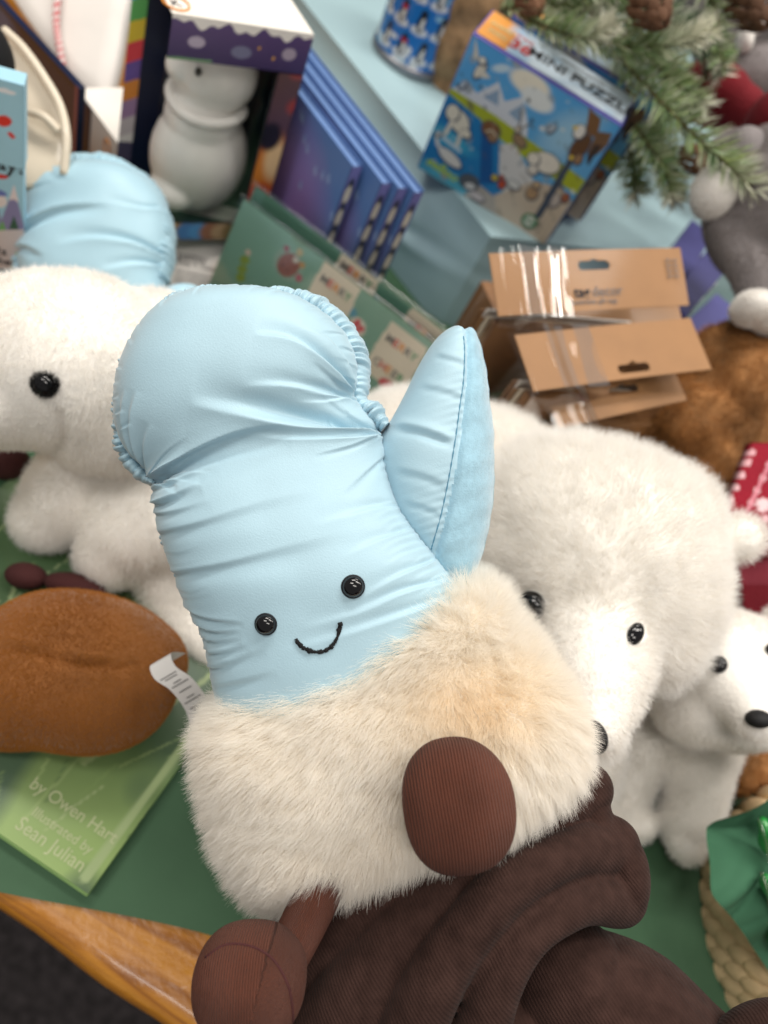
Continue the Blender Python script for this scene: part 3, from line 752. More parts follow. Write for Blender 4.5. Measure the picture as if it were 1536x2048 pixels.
# a few long cream hairs shed on to the boots and sleeve
def stray(parent, spots, tree, seed):
    r = np.random.default_rng(seed); parts = []
    for (x, y, n) in spots:
        for _ in range(n):
            a = r.uniform(0, 6.28); x0, y0 = x+r.normal()*60, y+r.normal()*60; L_ = r.uniform(20, 75); k = r.normal()*.006
            pts = []
            for t in np.linspace(0, 1, 9):
                xx = x0+math.cos(a+k*L_*t)*L_*t; yy = y0+math.sin(a+k*L_*t)*L_*t
                dr = nrm(P(xx, yy, 1.)-CP); h = tree.ray_cast(Vector(CP), Vector(dr))
                if h[0] is None: break
                pts.append(np.array(h[0])+BACK*.0006)
            if len(pts) > 3: parts.append(tube(pts, .000024, 4))
    if parts: v, f = join(parts); mesh_obj('shed_hair', v, f, MAT['cream_base'], parent)
#stray(b1, [(916, 1600, 5)], BVHTree.FromPolygons([Vector(v) for v in V1], fb.tolist()), 3)
#stray(b2, [(500, 1950, 2)], tb2, 4)

# ================================================================== the arm in its brown knit sleeve
sl_rows = [(600,1700,1060,1480,.020,-.010),(600,1800,1150,1530,.030,-.006),(612,1900,1188,1585,.036,-.003),(640,1990,1192,1625,.036,0),(655,2050,1215,1648,.040,.001),(690,2130,1262,1672,.046,.002),(740,2200,1295,1715,.050,.003),(800,2260,1303,1768,.051,.003),
 (860,2310,1292,1815,.048,.003),(920,2340,1262,1845,.043,.002),(965,2360,1240,1862,.041,.002),(1010,2380,1256,1885,.045,.004),(1060,2400,1290,1925,.050,.006),(1120,2440,1340,1985,.053,.008),(1180,2500,1400,2060,.055,.010),(1260,2600,1480,2170,.056,.012),(1350,2720,1580,2300,.056,.014)]
def sleeve_disp(Q, t, th, V):
    fr = np.clip(np.sin(th)*3+.6, 0, 1); d = np.zeros(len(Q))
    for p, w, dep, rg, sd in (
        ([(1196,1640),(1100,1668),(1000,1730),(900,1812),(820,1900),(752,2000),(720,2080)], 28, .017, .7, -1),
        ([(1190,1718),(1110,1735),(1040,1780),(985,1850),(945,1930),(915,2010),(890,2090)], 27, .018, .7, -1),
        ([(1262,1850),(1170,1858),(1080,1885),(1030,1930),(985,2010),(960,2080)], 22, .016, .7, -1),
        ([(1140,1600),(1030,1640),(900,1720),(760,1800)], 30, .003, .6, -1),
        ([(760,1860),(700,1920),(650,2000)], 22, .003, .7, -1),
        ([(1130,1765),(1075,1800),(1020,1880)], 14, .006, .8, -1),
        ([(1200,1700),(1250,1720),(1290,1770)], 16, .002, .6, 1)):
        d += crease(Q, p, w, dep, rg, sd, .12)
    return d*fr+.0012*px_noise(Q, .8, 51)
rolls = [
 ([(1166,1580,.325,56),(1060,1628,.318,72),(900,1715,.312,84),(740,1820,.312,95),(600,1930,.318,100)], 1),
 ([(1130,1650,.320,46),(1000,1722,.304,60),(860,1832,.296,72),(740,1962,.296,88),(640,2110,.30,105)], 2),
 ([(1216,1694,.320,62),(1120,1718,.298,48),(1010,1786,.286,54),(920,1882,.281,58),(850,1990,.280,64),(800,2110,.285,74)], 3),
 ([(1236,1786,.318,60),(1150,1812,.294,46),(1060,1872,.283,46),(995,1965,.280,50),(950,2090,.283,58)], 4),
 ([(1130,1965,.318,122),(1210,2060,.320,186),(1320,2220,.325,230)], 5),
 ([(1000,1720,.345,150),(900,1900,.345,230),(1000,2150,.345,300)], 6)]
parts = [E(1246, 1744, .320, 52, 82, .016, 8), E(1182, 1640, .326, 40, 66, .016)]
for pts, k in rolls: parts += limb(pts, 40, 28)
V, Fc = blob(parts, .0011, 2, lambda X: .0009*sines(X, 6, 55, 51)+.0004*sines(X, 6, 160, 52))
arm_base = P(1250, 2400, .36)
person = thing('person', 'forearm in a dark brown ribbed knit sleeve, reaching in from below to hold the mitten', 'person', arm_base)
st = np.zeros((len(V), 3)); st[:, 1] = (V@(RIGHT*.80+UPV*.60))*12.0+.03*sines(V, 5, 40, 3)
slv = mesh_obj('sleeve', V, Fc, MAT['knit'], person, attrs={'st': st}); slv['label'] = 'dark brown ribbed knit sleeve bunched in deep folds'
fur('lint', (V, Fc), 9000, .0011, MAT['fuzz_dark'], slv, lay=.7, jitter=.9, rad=.00004, K=3, seed=19)
# forearm and hand, one continuous body hidden behind the cuff
def skin_body(name, verts, edges, radii, mat, parent, root=0):
    me = bpy.data.meshes.new('s'); me.from_pydata([tuple(map(float, v)) for v in verts], edges, []); me.update()
    o = bpy.data.objects.new('s', me); COL.objects.link(o)
    m = o.modifiers.new('k', 'SKIN'); 
    for i, r in enumerate(radii): me.skin_vertices[0].data[i].radius = (r, r); me.skin_vertices[0].data[i].use_root = (i == root)
    s = o.modifiers.new('b', 'SUBSURF'); s.levels = 2; s.render_levels = 2
    dg = bpy.context.evaluated_depsgraph_get(); ev = o.evaluated_get(dg); m2 = ev.to_mesh()
    VV = np.array([v.co[:] for v in m2.vertices]); FF = [list(p.vertices) for p in m2.polygons]; ev.to_mesh_clear(); bpy.data.objects.remove(o)
    return mesh_obj(name, VV, FF, mat, parent)
def hp(x, y, z): return P(x, y, .325)+BACK*z
hv = [hp(1250,2300,-.004), hp(1120,2000,-.006), hp(1000,1800,-.012), hp(940,1700,-.03), hp(890,1600,-.052), hp(860,1520,-.062)]
hr = [.040, .034, .027, .022, .024, .022]; he = [(i, i+1) for i in range(5)]
for k, (dx, dy, L_) in enumerate(((-150, -10, .9), (-95, -70, 1.0), (-20, -100, 1.05), (60, -95, .95))):
    b = len(hv); q0 = np.array([860+dx*.45, 1520+dy*.45]); d2 = np.array([dx, dy])*.62*L_
    hv += [hp(*q0, -.066), hp(*(q0+d2), -.060), hp(*(q0+d2*1.6), -.053)]; hr += [.0095, .0088, .0075]
    he += [(5, b), (b, b+1), (b+1, b+2)]
b = len(hv); hv += [hp(965, 1560, -.052), hp(1060, 1520, -.050), hp(1110, 1460, -.048)]; hr += [.012, .0105, .009]; he += [(4, b), (b, b+1), (b+1, b+2)]
skin_body('body', hv, he, hr, MAT['skin'], person, 2)
# the brown coat edge at the bottom right corner belongs to the same person
V, Fc = blob([E(1565, 2132, .30, 150, 118, .022, 12)], .002, 4, lambda X: .0008*sines(X, 5, 90, 3))
st = np.zeros((len(V), 3)); st[:, 1] = ((V-V.mean(0))@RIGHT)*9
st[:, 1] = (V@RIGHT)*12
mesh_obj('second_sleeve', V, Fc, MAT['knit'], person, attrs={'st': st})
#@@MAIN_END

# ================================================================== helpers for the merchandise
Z3 = np.array([0, 0, 1.0])
def upright(pA, pB, zt, zb):
    """frame of an upright panel whose top edge runs A -> B at height zt; returns matrix, width, height"""
    A, B = T(*pA, zt), T(*pB, zt); w = float(np.linalg.norm(B-A)); O = A.copy(); O[2] = zb
    return frame(O, B-A, Z3), w, zt-zb
def fit_rect(c, w, h, n0):
    """pose of a w x h rectangle whose corners TL,TR,BR,BL appear at the given pixels (real size keeps its real distance)"""
    c = np.array(c, float); X = np.array([(0, h, 0), (w, h, 0), (w, 0, 0), (0, 0, 0)], float)
    def rod(r):
        a = np.linalg.norm(r); 
        if a < 1e-9: return np.eye(3)
        k = r/a; K = np.array([[0, -k[2], k[1]], [k[2], 0, -k[0]], [-k[1], k[0], 0]]); return np.eye(3)+math.sin(a)*K+(1-math.cos(a))*K@K
    d0 = F*w/np.linalg.norm(c[1]-c[0]); uu = c[2]-c[3]; uu = nrm(RIGHT*uu[0]-UPV*uu[1]); n0 = nrm(np.asarray(n0, float)); vv = nrm(np.cross(n0, uu)); uu = np.cross(vv, n0)
    R0 = np.array([uu, vv, n0]).T; p = np.r_[0, 0, 0, P(c[3][0], c[3][1], d0)]
    def res(p): return (project((X @ (R0 @ rod(p[:3])).T)+p[3:])-c).ravel()
    lam = 1e-2; r = res(p)
    for _ in range(120):
        J = np.stack([(res(p+np.eye(6)[k]*1e-6)-r)/1e-6 for k in range(6)], 1); A = J.T@J
        dp = np.linalg.solve(A+lam*np.diag(np.diag(A)+1e-9), -J.T@r); r2 = res(p+dp)
        if r2@r2 < r@r: p = p+dp; r = r2; lam *= .4
        else: lam *= 4
    R = R0 @ rod(p[:3]); O = p[3:]
    return frame(O, R[:, 0], R[:, 1]), math.sqrt(r@r/4)
def local_blob(parts, name, mat, parent, voxel=.002):
    V, Fc = blob(parts, voxel); return mesh_obj(name, V, Fc, mat, parent)
def outline_solid(name, pts, d, thick, mat, parent=None, base=None, n=90, slope=None, round_=.25):
    """smooth outline with real thickness, rounded over at its rim"""
    A = smooth_poly(list(pts)+[pts[0]], n)[:-1]; dd = np.full(len(A), d) if slope is None else np.array([slope(x, y) for x, y in A])
    c = A.mean(0); rings = []; 
    for k, (s, z) in enumerate(((.0, .5), (.6, .5), (.93, .5), (.985, .35), (1, 0), (.985, -.35), (.93, -.5), (0, -.5))):
        B = c+(A-c)*s; db = np.full(len(B), d) if slope is None else np.array([slope(x, y) for x, y in B])
        rings.append(P(B[:, 0], B[:, 1], db)+BACK*z*thick)
    V = np.concatenate(rings); return mesh_obj(name, V, grid_faces(len(rings), len(A)), mat, parent, base=base)
def cluster_eye(px, py, rpx, tree, parent, rx=1.0, rot=0, name='eye', mat='glass_eye', sink=.2):
    h, n = hit(px, py, tree); d = float((CP-h)@BACK*-1) if False else float(-((h-CP)@BACK)); r = rpx*d/F
    n = nrm(n); 
    if n@BACK < 0: n = -n
    n = nrm(n+BACK*.6); k = math.radians(rot); a0 = RIGHT*math.cos(k)+UPV*math.sin(k); a = nrm(a0-n*(a0@n)); b = np.cross(n, a)
    v, f = ellipsoid(h+n*r*.30, (r*rx, r, r*.7), np.array([a, b, n])); return mesh_obj(name, v, f, MAT[mat], parent)
def tree_of(VF): return BVHTree.FromPolygons([Vector(v) for v in VF[0]], VF[1])

# ================================================================== polar bears
def plush(name, label, cat, base, parts, furmat, N, flen, basemat, voxel=.0035, comb=None, lay=.6, lenf=None, seed=1, rad=.00016, jitter=.3, disp=None, clump=.35, cfreq=200, smooth=6, tint=None, group=None, eyes=()):
    t = thing(name, label, cat, base, group)
    VF = blob(parts, voxel, smooth, disp); b = mesh_obj('body', VF[0], VF[1], MAT[basemat], t)
    fur('fur', VF, N, flen, MAT[furmat], b, comb=comb, lay=lay, jitter=jitter, rad=rad, seed=seed, clump=clump, cfreq=cfreq, K=5, lenf=lenf, tint=tint, maskf=(lambda X: eye_mask(X, eyes)) if eyes else None)
    return t, VF, tree_of(VF)
def eye_mask(X, eyes):
    q = project(X); k = np.ones(len(X), bool)
    for (x, y, r) in eyes: k &= np.hypot(q[:, 0]-x, q[:, 1]-y) > r
    return k
def down_comb(X): return np.tile(-.5*UPV-.3*Z3, (len(X), 1))
# big bear behind the mitten
def bb_comb(X):
    q = project(X); c = np.array([1185., 1240.]); d = q-c; r = np.hypot(d[:, 0], d[:, 1])+1e-6; d = d/r[:, None]
    return d[:, :1]*RIGHT-d[:, 1:]*UPV
def bb_len(X):
    q = project(X); m = np.exp(-(((q[:, 0]-1180)/120)**4+((q[:, 1]-1350)/150)**4)); ear = np.exp(-(((q[:, 0]-1480)/70)**2+((q[:, 1]-1080)/60)**2))
    return np.clip(1-.70*m-.5*ear, .25, 1)
parts = [E(1190, 1120, .47, 238, 228, .070, -10), E(1130, 1050, .48, 200, 170, .065), E(1280, 1170, .465, 145, 175, .055), E(1330, 1050, .48, 90, 110, .05),
         E(1300, 1250, .455, 95, 120, .040), E(1080, 1300, .455, 100, 130, .04),
         E(1478, 1076, .470, 46, 42, .015, 30), E(1420, 1090, .475, 40, 45, .018, 20), E(1000, 1110, .48, 90, 150, .05),
         E(930, 1010, .55, 210, 190, .075), E(820, 930, .58, 150, 140, .07), E(1020, 1150, .55, 200, 220, .07), E(1120, 1450, .53, 120, 170, .05)]
parts += limb([(1180, 1215, .44, 138), (1188, 1320, .415, 112), (1188, 1405, .400, 88), (1184, 1448, .392, 66)])
parts += limb([(1110, 1450, .53, 90), (1150, 1570, .55, 75), (1190, 1640, .555, 60)])
bearA, VFA, trA = plush('polar_bear_plush', 'large fluffy white polar bear plush looking down beside the cream cuff', 'plush toy', T(1150, 1500), parts, 'fur_white', 170000, .0115, 'white_base', eyes=((1062, 1208, 32), (1268, 1268, 22), (1186, 1470, 28)), comb=bb_comb, lenf=bb_len, lay=.55, seed=21, rad=.00013, clump=.22, cfreq=300)
cluster_eye(1064, 1210, 32, trA, bearA, .95, -50); cluster_eye(1268, 1268, 17, trA, bearA, 1.5, 50)
v, f = E(1188, 1474, .374, 26, 34, .009, 15); nb = mesh_obj('nose', v, f, MAT['black'], bearA)
# small bear at the right
def sb_len(X):
    q = project(X); m = np.exp(-(((q[:, 0]-1480)/95)**4+((q[:, 1]-1370)/110)**4)); return np.clip(1-.75*m, .25, 1)
parts = [E(1440, 1330, .505, 112, 112, .040), E(1395, 1400, .505, 88, 84, .034), E(1500, 1330, .50, 90, 95, .035), E(1470, 1450, .50, 90, 45, .026), E(1380, 1470, .56, 105, 80, .035), E(1265, 1430, .575, 95, 110, .035), E(1560, 1240, .52, 30, 30, .012)]
parts += limb([(1470, 1370, .48, 85), (1500, 1410, .462, 66), (1512, 1436, .452, 50)])
parts += limb([(1270, 1470, .56, 72), (1245, 1570, .56, 58), (1235, 1630, .562, 52), (1275, 1645, .553, 36)]) + limb([(1402, 1490, .545, 72), (1392, 1580, .548, 58), (1376, 1650, .552, 56), (1374, 1688, .545, 36)])
bearB, VFB, trB = plush('polar_bear_plush', 'small white polar bear plush with black nose standing at the right beside the basket', 'plush toy', T(1380, 1720), parts, 'fur_white', 80000, .006, 'white_base', eyes=((1437, 1330, 20), (1542, 1300, 16)), comb=down_comb, lenf=sb_len, lay=.6, seed=22, rad=.00014, clump=.3)
cluster_eye(1437, 1330, 18, trB, bearB); cluster_eye(1542, 1300, 13, trB, bearB); v, f = E(1517, 1438, .438, 26, 18, .007); mesh_obj('nose', v, f, MAT['black'], bearB)
pm = smooth_poly([(1425, 1430), (1455, 1452), (1490, 1470), (1520, 1468)], 16)
# bear at the left
def lb_len(X):
    q = project(X); m = np.exp(-(((q[:, 0]-30)/130)**4+((q[:, 1]-830)/90)**4)); return np.clip(1-.6*m, .25, 1)
parts = [E(165, 735, .455, 195, 178, .062, -5), E(110, 690, .455, 170, 135, .055), E(60, 790, .45, 150, 108, .045), E(-20, 820, .44, 130, 78, .04), E(230, 830, .47, 160, 120, .05), E(300, 780, .50, 190, 190, .07), E(330, 1000, .53, 170, 180, .06)]
parts += limb([(210, 900, .505, 95), (140, 985, .505, 88), (95, 1035, .508, 68)]) + limb([(330, 1030, .50, 100), (250, 1075, .50, 88), (220, 1110, .50, 66)]) + limb([(340, 1150, .52, 70), (360, 1230, .52, 52), (420, 1300, .52, 42), (420, 1360, .525, 26)])
bearC, VFC, trC = plush('polar_bear_plush', 'white polar bear plush at the left with its head turned to the left edge', 'plush toy', T(220, 1130), parts, 'fur_white', 110000, .006, 'white_base', eyes=((90, 768, 19),), comb=down_comb, lenf=lb_len, lay=.7, seed=23, rad=.00013, clump=.25, disp=lambda X: -.004*np.exp(-((seg_dist(project(X), [(120, 830), (130, 880), (110, 905)])[0])/10)**2))
cluster_eye(90, 768, 21, trC, bearC); hc_, hn_ = hit(90, 768, trC); 
V_, F_ = ellipsoid(hc_, (.0062, .0056, .004), CAMAX); fur('lashes', (V_, F_), 3000, .0030, mk_hair('fur_black', (.004, .004, .004), (.02, .02, .02), transl=.05), bearC, comb=lambda X: nrm(X-hc_), lay=.6, rad=.00012, seed=5, maskf=lambda X: np.linalg.norm(X-hc_, axis=1) > .002)

# ================================================================== brown plush with a care tag
def bp_disp(X):
    q = project(X); d = crease(q, [(-40, 1290), (60, 1300), (150, 1322), (240, 1332), (320, 1318)], 11, .0022, .4, -1, .2)+crease(q, [(120, 1310), (180, 1325), (240, 1318)], 9, .0025, .7, -1, .3)+.0016*sines(X, 6, 30, 8); return d+.0012*sines(X, 6, 70, 5)
parts = [E(150, 1340, .445, 215, 166, .052, -5), E(60, 1365, .445, 180, 135, .047), E(235, 1340, .445, 138, 118, .044)]
bt = thing('nut_shaped_plush', 'chestnut brown velvety oval plush lying on the green book with a white care tag', 'plush toy', T(165, 1500))
VF = blob(parts, .0028, 8, bp_disp); o = mesh_obj('body', VF[0], VF[1], MAT['brown_velvet'], bt); trD = tree_of(VF)
fur('nap', VF, 110000, .0026, MAT['fur_velvet'], o, comb=down_comb, lay=.8, jitter=.25, rad=.00010, seed=31, clump=.45, cfreq=50, K=4)
for (x, y, rx, ry) in ((52, 1152, 41, 27), (150, 1172, 62, 26)):
    v, f = E(x, y, .49, rx, ry, .011, -12); mesh_obj('foot', v, f, MAT['dark_cord'], bt)
v, f = join(limb([(20, 1500, .47, 40), (15, 1545, .478, 26), (28, 1590, .483, 17), (45, 1612, .486, 12)])); mesh_obj('limb', v, f, MAT['white_plush'], bt)
# tag ribbon
tg = smooth_poly([(352, 1318, .415), (322, 1318, .408), (330, 1345, .405), (362, 1368, .405), (390, 1405, .410), (402, 1440, .415)], 30)
cpt = P(tg[:, 0], tg[:, 1], tg[:, 2]); wdir = nrm(P(418, 1345, .41)-P(372, 1372, .41))*.0065
V = np.concatenate([cpt-wdir, cpt+wdir]); n_ = len(cpt); Fc = [[i, i+1, n_+i+1, n_+i] for i in range(n_-1)]
m_, nt, b_ = newmat('tag_print'); tgm = mk('tag_print2', (1, 1, 1), .7, 0, attr='Col', var=.03)
lc = np.tile([[.72, .70, .68, 1.0]], (2*n_, 1)); ct = mesh_obj('care_tag', V, Fc, tgm, bt, attrs={'Col': lc})
for k in range(9):
    a = 13+k*1.6; i = int(a); p0 = cpt[i]+BACK*.0006; t_ = nrm(cpt[min(i+1, n_-1)]-cpt[i]); L_ = wdir*(.75-.2*((k*7) % 3))
    v = np.array([p0-L_, p0+L_, p0+L_+t_*.0006, p0-L_+t_*.0006]); mesh_obj('printed_line', v, [[0, 1, 2, 3]], MAT['ink_soft'], ct)

# ================================================================== second mitten at the back
rows2 = [(60, 640, 330, 620, .028), (48, 560, 330, 575, .033), (42, 520, 334, 530, .034), (44, 480, 338, 480, .034), (52, 440, 335, 430, .034), (56, 400, 322, 392, .033), (72, 368, 296, 362, .030), (105, 345, 258, 342, .022), (150, 333, 215, 332, .010), (178, 330, 190, 330, .002)]
D2 = .585
def m2_disp(Q, t, th, V):
    d = np.zeros(len(Q)); fr = np.clip(np.sin(th)*3+.2, 0, 1)
    for p, w, dep in (([(46, 500), (90, 476), (160, 455), (250, 452)], 7, .0055), ([(44, 510), (80, 520), (120, 545)], 6, .004), ([(48, 485), (66, 455), (90, 440)], 5, .003), ([(335, 520), (280, 505), (200, 500), (150, 512)], 7, .004), ([(334, 540), (290, 545), (230, 560)], 6, .003), ([(330, 430), (300, 440), (240, 432)], 5, .002), ([(130, 345), (140, 385), (180, 400)], 5, .0015), ([(60, 400), (100, 405), (150, 398)], 5, .0016)):
        d += fan(Q, p, w, dep, .8, -1)
    return d*fr+.001*px_noise(Q, 2, 61)
m2 = thing('mitten_plush', 'second pale blue satin mitten plush lying behind the left polar bear', 'plush toy', T(200, 620))
V, Fc, Q, tt, tht = loft(rows2, D2, 120, 120, 2.4, m2_disp); mesh_obj('body', V, Fc, MAT['satin_far'], m2)
ruffle([(46, 560, 9), (42, 500, 12), (46, 450, 14), (54, 400, 16), (75, 362, 17), (112, 338, 17), (170, 330, 17), (225, 336, 17), (268, 358, 18), (302, 392, 18), (322, 440, 17), (332, 500, 14), (326, 560, 9)], 9, D2, -.001, 18, MAT['satin_far'], m2, zr_=.012, nper=11, amp=1.5)
v, f = blob([E(362, 605, D2-.01, 52, 36, .016, 15), E(325, 625, D2, 40, 40, .016)], .002); mesh_obj('thumb', v, f, MAT['satin_far'], m2)
v, f = blob([E(190, 720, D2, 150, 70, .035)], .004); m2c = mesh_obj('cuff', v, f, MAT['cream_base'], m2); fur('fur', (v, f), 20000, .012, MAT['fur_cream'], m2c, comb=down_comb, rad=.0002, seed=4)

VFf = blob([E(8, 922, .53, 52, 38, .016, -10)], .002, 3); o = mesh_obj('plush_foot', VFf[0], VFf[1], MAT['dark_cord'], base=P(8, 940, .53)); tag(o, 'dark brown plush foot at the left edge under the polar bear chin', 'plush toy')

# ================================================================== green picture book
zb = .014
A, B, C_ = T(0, 1668, zb), T(176, 1788, zb), T(405, 1395, zb)
ub = nrm(B-A); Ob = B-ub*.21; mb_ = frame(np.r_[Ob[:2], 0.003], ub, Z3x := nrm(C_-B))
bk = thing('picture_book', 'thin picture book with a leafy green cover and cream lettering flat on the table', 'book', mat=mb_)
BW, BH = .21, .265
slab('pages', bk, MAT['white_card'], .001, BW-.002, .002, BH-.002, .0012, .0098, .0003)
cov = mk('book_edge', (.22, .38, .12), .5, 0)
slab('cover', bk, cov, 0, BW, 0, BH, .0099, .0112); slab('cover', bk, cov, 0, BW, 0, BH, -.0002, .0011); slab('spine', bk, cov, -.001, .0006, 0, BH, .0012, .0098)
cv = Canvas(BW, BH, 150); cv.grad((.26, .38, .12), (.05, .10, .04), lambda u, v: v*4.2-.25+.12*sines(np.c_[u, v], 5, 9, 3))
cv.noise(6, 9, 4, (.38, .55, .22), .5, .45); cv.noise(6, 14, 7, (.05, .10, .05), .7, .5); cv.ell(.25, .86, .3, .16, (.30, .50, .22), 20, .8, .6); cv.ell(.1, .8, .12, .2, (.45, .62, .38), 20, .7, .7)
for x0, y0, x1, y1, c in ((.5, .45, .75, .75, (.30, .42, .16)), (.78, .2, .99, .8, (.28, .36, .16)), (.55, .3, .9, .72, (.04, .08, .05)), (0, .9, .3, .98, (.45, .6, .3)), (.05, .78, .2, .99, (.5, .62, .35))): cv.line([(x0, y0), ((x0+x1)/2+.02, (y0+y1)/2), (x1, y1)], .008, c, .8)
r_ = np.random.default_rng(77)
for k in range(70):
    x0 = r_.random(); y0 = r_.random()*.9; L = r_.uniform(.08, .3); dx = r_.normal()*.06; cv.line([(x0, y0), (x0+dx*.4, y0+L*.5), (x0+dx, y0+L)], r_.uniform(.0015, .004), [(.35, .46, .18), (.05, .10, .04), (.20, .30, .10), (.45, .52, .28)][k % 4], .45)
cv.line([(.97, .02), (.985, .98)], .012, (.33, .42, .2), .9)
cv.build('cover_art', bk, MAT['print'], mb_, .0116)
def lpos(px, py, M, zl):   # local xy of the point of a flat thing's surface seen at a pixel
    Mi = M.inverted(); p = Mi @ Vector(T(px, py, zb)); return p.x, p.y
for tx, (px, py), sz in (('by Owen Hart', (148, 1622), .0098), ('Illustrated by', (125, 1662), .0075), ('Sean Julian', (102, 1690), .0104)):
    x, y = lpos(px, py, mb_, 0); lettering('title_lettering', tx, bk, MAT['ink_cream'], x, y, .0118, sz, 0, bold=.004)
# the pink bloom printed further up
x, y = lpos(110, 1128, mb_, 0)

# ================================================================== light blue carton at the left edge
mA, w_, h_ = upright((-140, 118), (46, 168), .20, 0.0)
bx = thing('carton', 'light blue carton with snowy mountains and black lettering cut by the left edge', 'box', mat=mA)
slab('body', bx, MAT['box_blue'], 0, w_, 0, h_*.70, -.012, 0); slab('lid', bx, MAT['box_blue'], -.001, w_+.001, h_*.703, h_, -.013, .001)
cv = Canvas(w_, h_*.70, 130); cv.grad((.20, .38, .48), (.34, .58, .70))
hh = h_*.70
def cA(px, py):   # canvas uv of a pixel on the front face
    Mi = mA.inverted(); o_ = Mi @ Vector(CP); d_ = (Mi.to_3x3() @ Vector(nrm(P(px, py, 1.)-CP))); t_ = -o_.z/d_.z; p = o_+d_*t_; return p.x/w_, p.y/hh
for pts, c in (([(-20, 500), (28, 372), (48, 450), (60, 480)], (.22, .20, .36)), ([(18, 400), (28, 368), (38, 405), (28, 398)], (.7, .6, .6)), ([(-30, 480), (-10, 395), (12, 470)], (.22, .2, .36)), ([(18, 458), (28, 430), (38, 458)], (.03, .09, .05)), ([(-10, 470), (5, 440), (16, 468)], (.14, .35, .12)), ([(-60, 462), (60, 458), (60, 540), (-60, 545)], (.58, .52, .52)), ([(20, 540), (34, 500), (46, 545)], (.16, .38, .12)), ([(-70, 540), (60, 535), (60, 600), (-70, 600)], (.10, .26, .34))):
    cv.poly([cA(*p) for p in pts], c)
x, y = cA(0, 352); cv.ell(x, y, .10, .035, (.55, .02, .02), 10); x, y = cA(-6, 398); cv.ell(x, y, .12, .12, (.7, .62, .6)); x, y = cA(-6, 384); cv.ell(x, y, .12, .05, (.12, .16, .42))
cv.build('front_print', bx, MAT['print'], mA, .0004)
Mi = mA
for tx, px, py, s in (('e', 4, 303, .015), ('lay!', 14, 328, .016), ("!s", 4, 502, .010), ('the!', 8, 522, .009), ('NING', 14, 552, .012)):
    u_, v_ = cA(px, py); lettering('box_lettering', tx, bx, MAT['ink'], u_*w_, v_*hh, .0006, s, 0, bold=.015)
cv = Canvas(w_, h_*.29, 60); cv.fill((.34, .58, .70)); cv.ell(.78, .55, .09, .07, (.62, .03, .02), 30); cv.ell(.86, .40, .05, .03, (.62, .03, .02), -40); cv.ell(.8, .9, .12, .03, (.75, .75, .78), 0)
o = cv.build('lid_print', bx, MAT['print'], mA); o.location = (0, h_*.706, .0012)

# ================================================================== boxed ceramic bear, its stand card and neighbours
mB, w_, h_ = upright((345, 25), (628, 68), .237, .052)
DB = .080
bbx = thing('display_box', 'open window display box with starry purple clouds along its white top', 'box', mat=mB)
slab('top_panel', bbx, MAT['white_box'], 0, w_, h_-.0015, h_, -DB, 0)
slab('base_panel', bbx, mk('teal_floor', (.05, .12, .11), .4, 0), 0, w_, 0, .002, -DB, 0); slab('back_panel', bbx, MAT['navy'], .0, w_, .0022, h_-.0017, -DB, -DB+.0015)
slab('right_panel', bbx, MAT['navy'], w_-.0015, w_, .0022, h_-.0017, -DB+.0017, -.0002)
cv = Canvas(w_, .030, 140); cv.grad((.04, .025, .09), (.10, .06, .17))
tp = .84+.07*np.sin(cv.u*22)+.05*np.sin(cv.u*51+1)
cv.put((cv.v > tp)*1.0, (.78, .74, .70)); cv.ell(.18, .45, .055, .035, (.42, .36, .46)); cv.ell(.5, .35, .07, .04, (.16, .16, .26)); cv.ell(.85, .45, .05, .04, (.36, .3, .38)); cv.line([(0, .02), (.3, .05)], .008, (.15, .3, .14)); cv.ell(.62, .5, .01, .01, (.6, .3, .05)); cv.ell(.74, .3, .01, .012, (.6, .3, .05))
o = cv.build('cloud_band', bbx, MAT['print'], mB); o.location = (0, h_-.030, .0006)
cv = Canvas(.020, h_-.032, 30); cv.grad((.05, .03, .12), (.10, .05, .05)); cv.noise(5, 3, 6, (.5, .04, .02), .2, .5, .8); cv.ell(.55, .45, .5, 1.1, (.60, .20, .03), 0, .95, .9); cv.ell(.8, .52, .35, .7, (.75, .52, .28), 10, .9, .8); cv.ell(.3, .66, .4, .5, (.01, .008, .02), 0, .95, .5); cv.ell(.5, .3, .5, .45, (.55, .06, .02), 0, .8, .8); cv.ell(.5, .06, 1, .5, (.02, .012, .09), 0, 1, .6)
o = cv.build('printed_edge', bbx, MAT['print'], mB); o.location = (w_-.020, .001, .0006)
o = copy_tree(o, bbx); o.name = 'printed_side'; o.matrix_local = Matrix.Translation((w_+.0006, .001, 0)) @ Matrix.Rotation(PI/2, 4, 'Y') @ Matrix.Diagonal((3.6, 1, 1, 1))
slab('window', bbx, MAT['window_film'], .0, w_-.021, .003, h_-.032, -.0004, .0004, .0001)

rb = Canvas(.012, h_*.98, 12); cols = [(.6, .05, .35), (.05, .35, .6), (.12, .45, .12), (.75, .55, .04), (.7, .05, .07), (.14, .08, .34), (.7, .25, .04), (.35, .22, .4), (.6, .56, .6)]
for i, c in enumerate(cols): rb.put((np.floor((1-rb.v+rb.u*.03)*11.5) == i)*1.0, c)
rb.put((rb.v < .2)*1., (.08, .07, .14))
o = rb.build('rainbow_strip', bbx, MAT['print'], mB); o.matrix_local = Matrix.Translation((-.0012, .001, -DB+.003)) @ Matrix.Rotation(0, 4, 'Y')
lettering('emblem', 'K', bbx, MAT['ink'], .006, h_+.0004, -.012, .012, 0).rotation_euler = (-PI/2, 0, 0)
th = np.linspace(0, 2*PI, 40); ring = np.c_[.006+.009*np.cos(th), np.full(40, h_+.0006), -.012+.009*np.sin(th)]
v, f = tube(ring, .0007, 6, caps=False, up=(0, 1, 0)); mesh_obj('emblem_ring', v, f, MAT['ink_orange'], bbx)
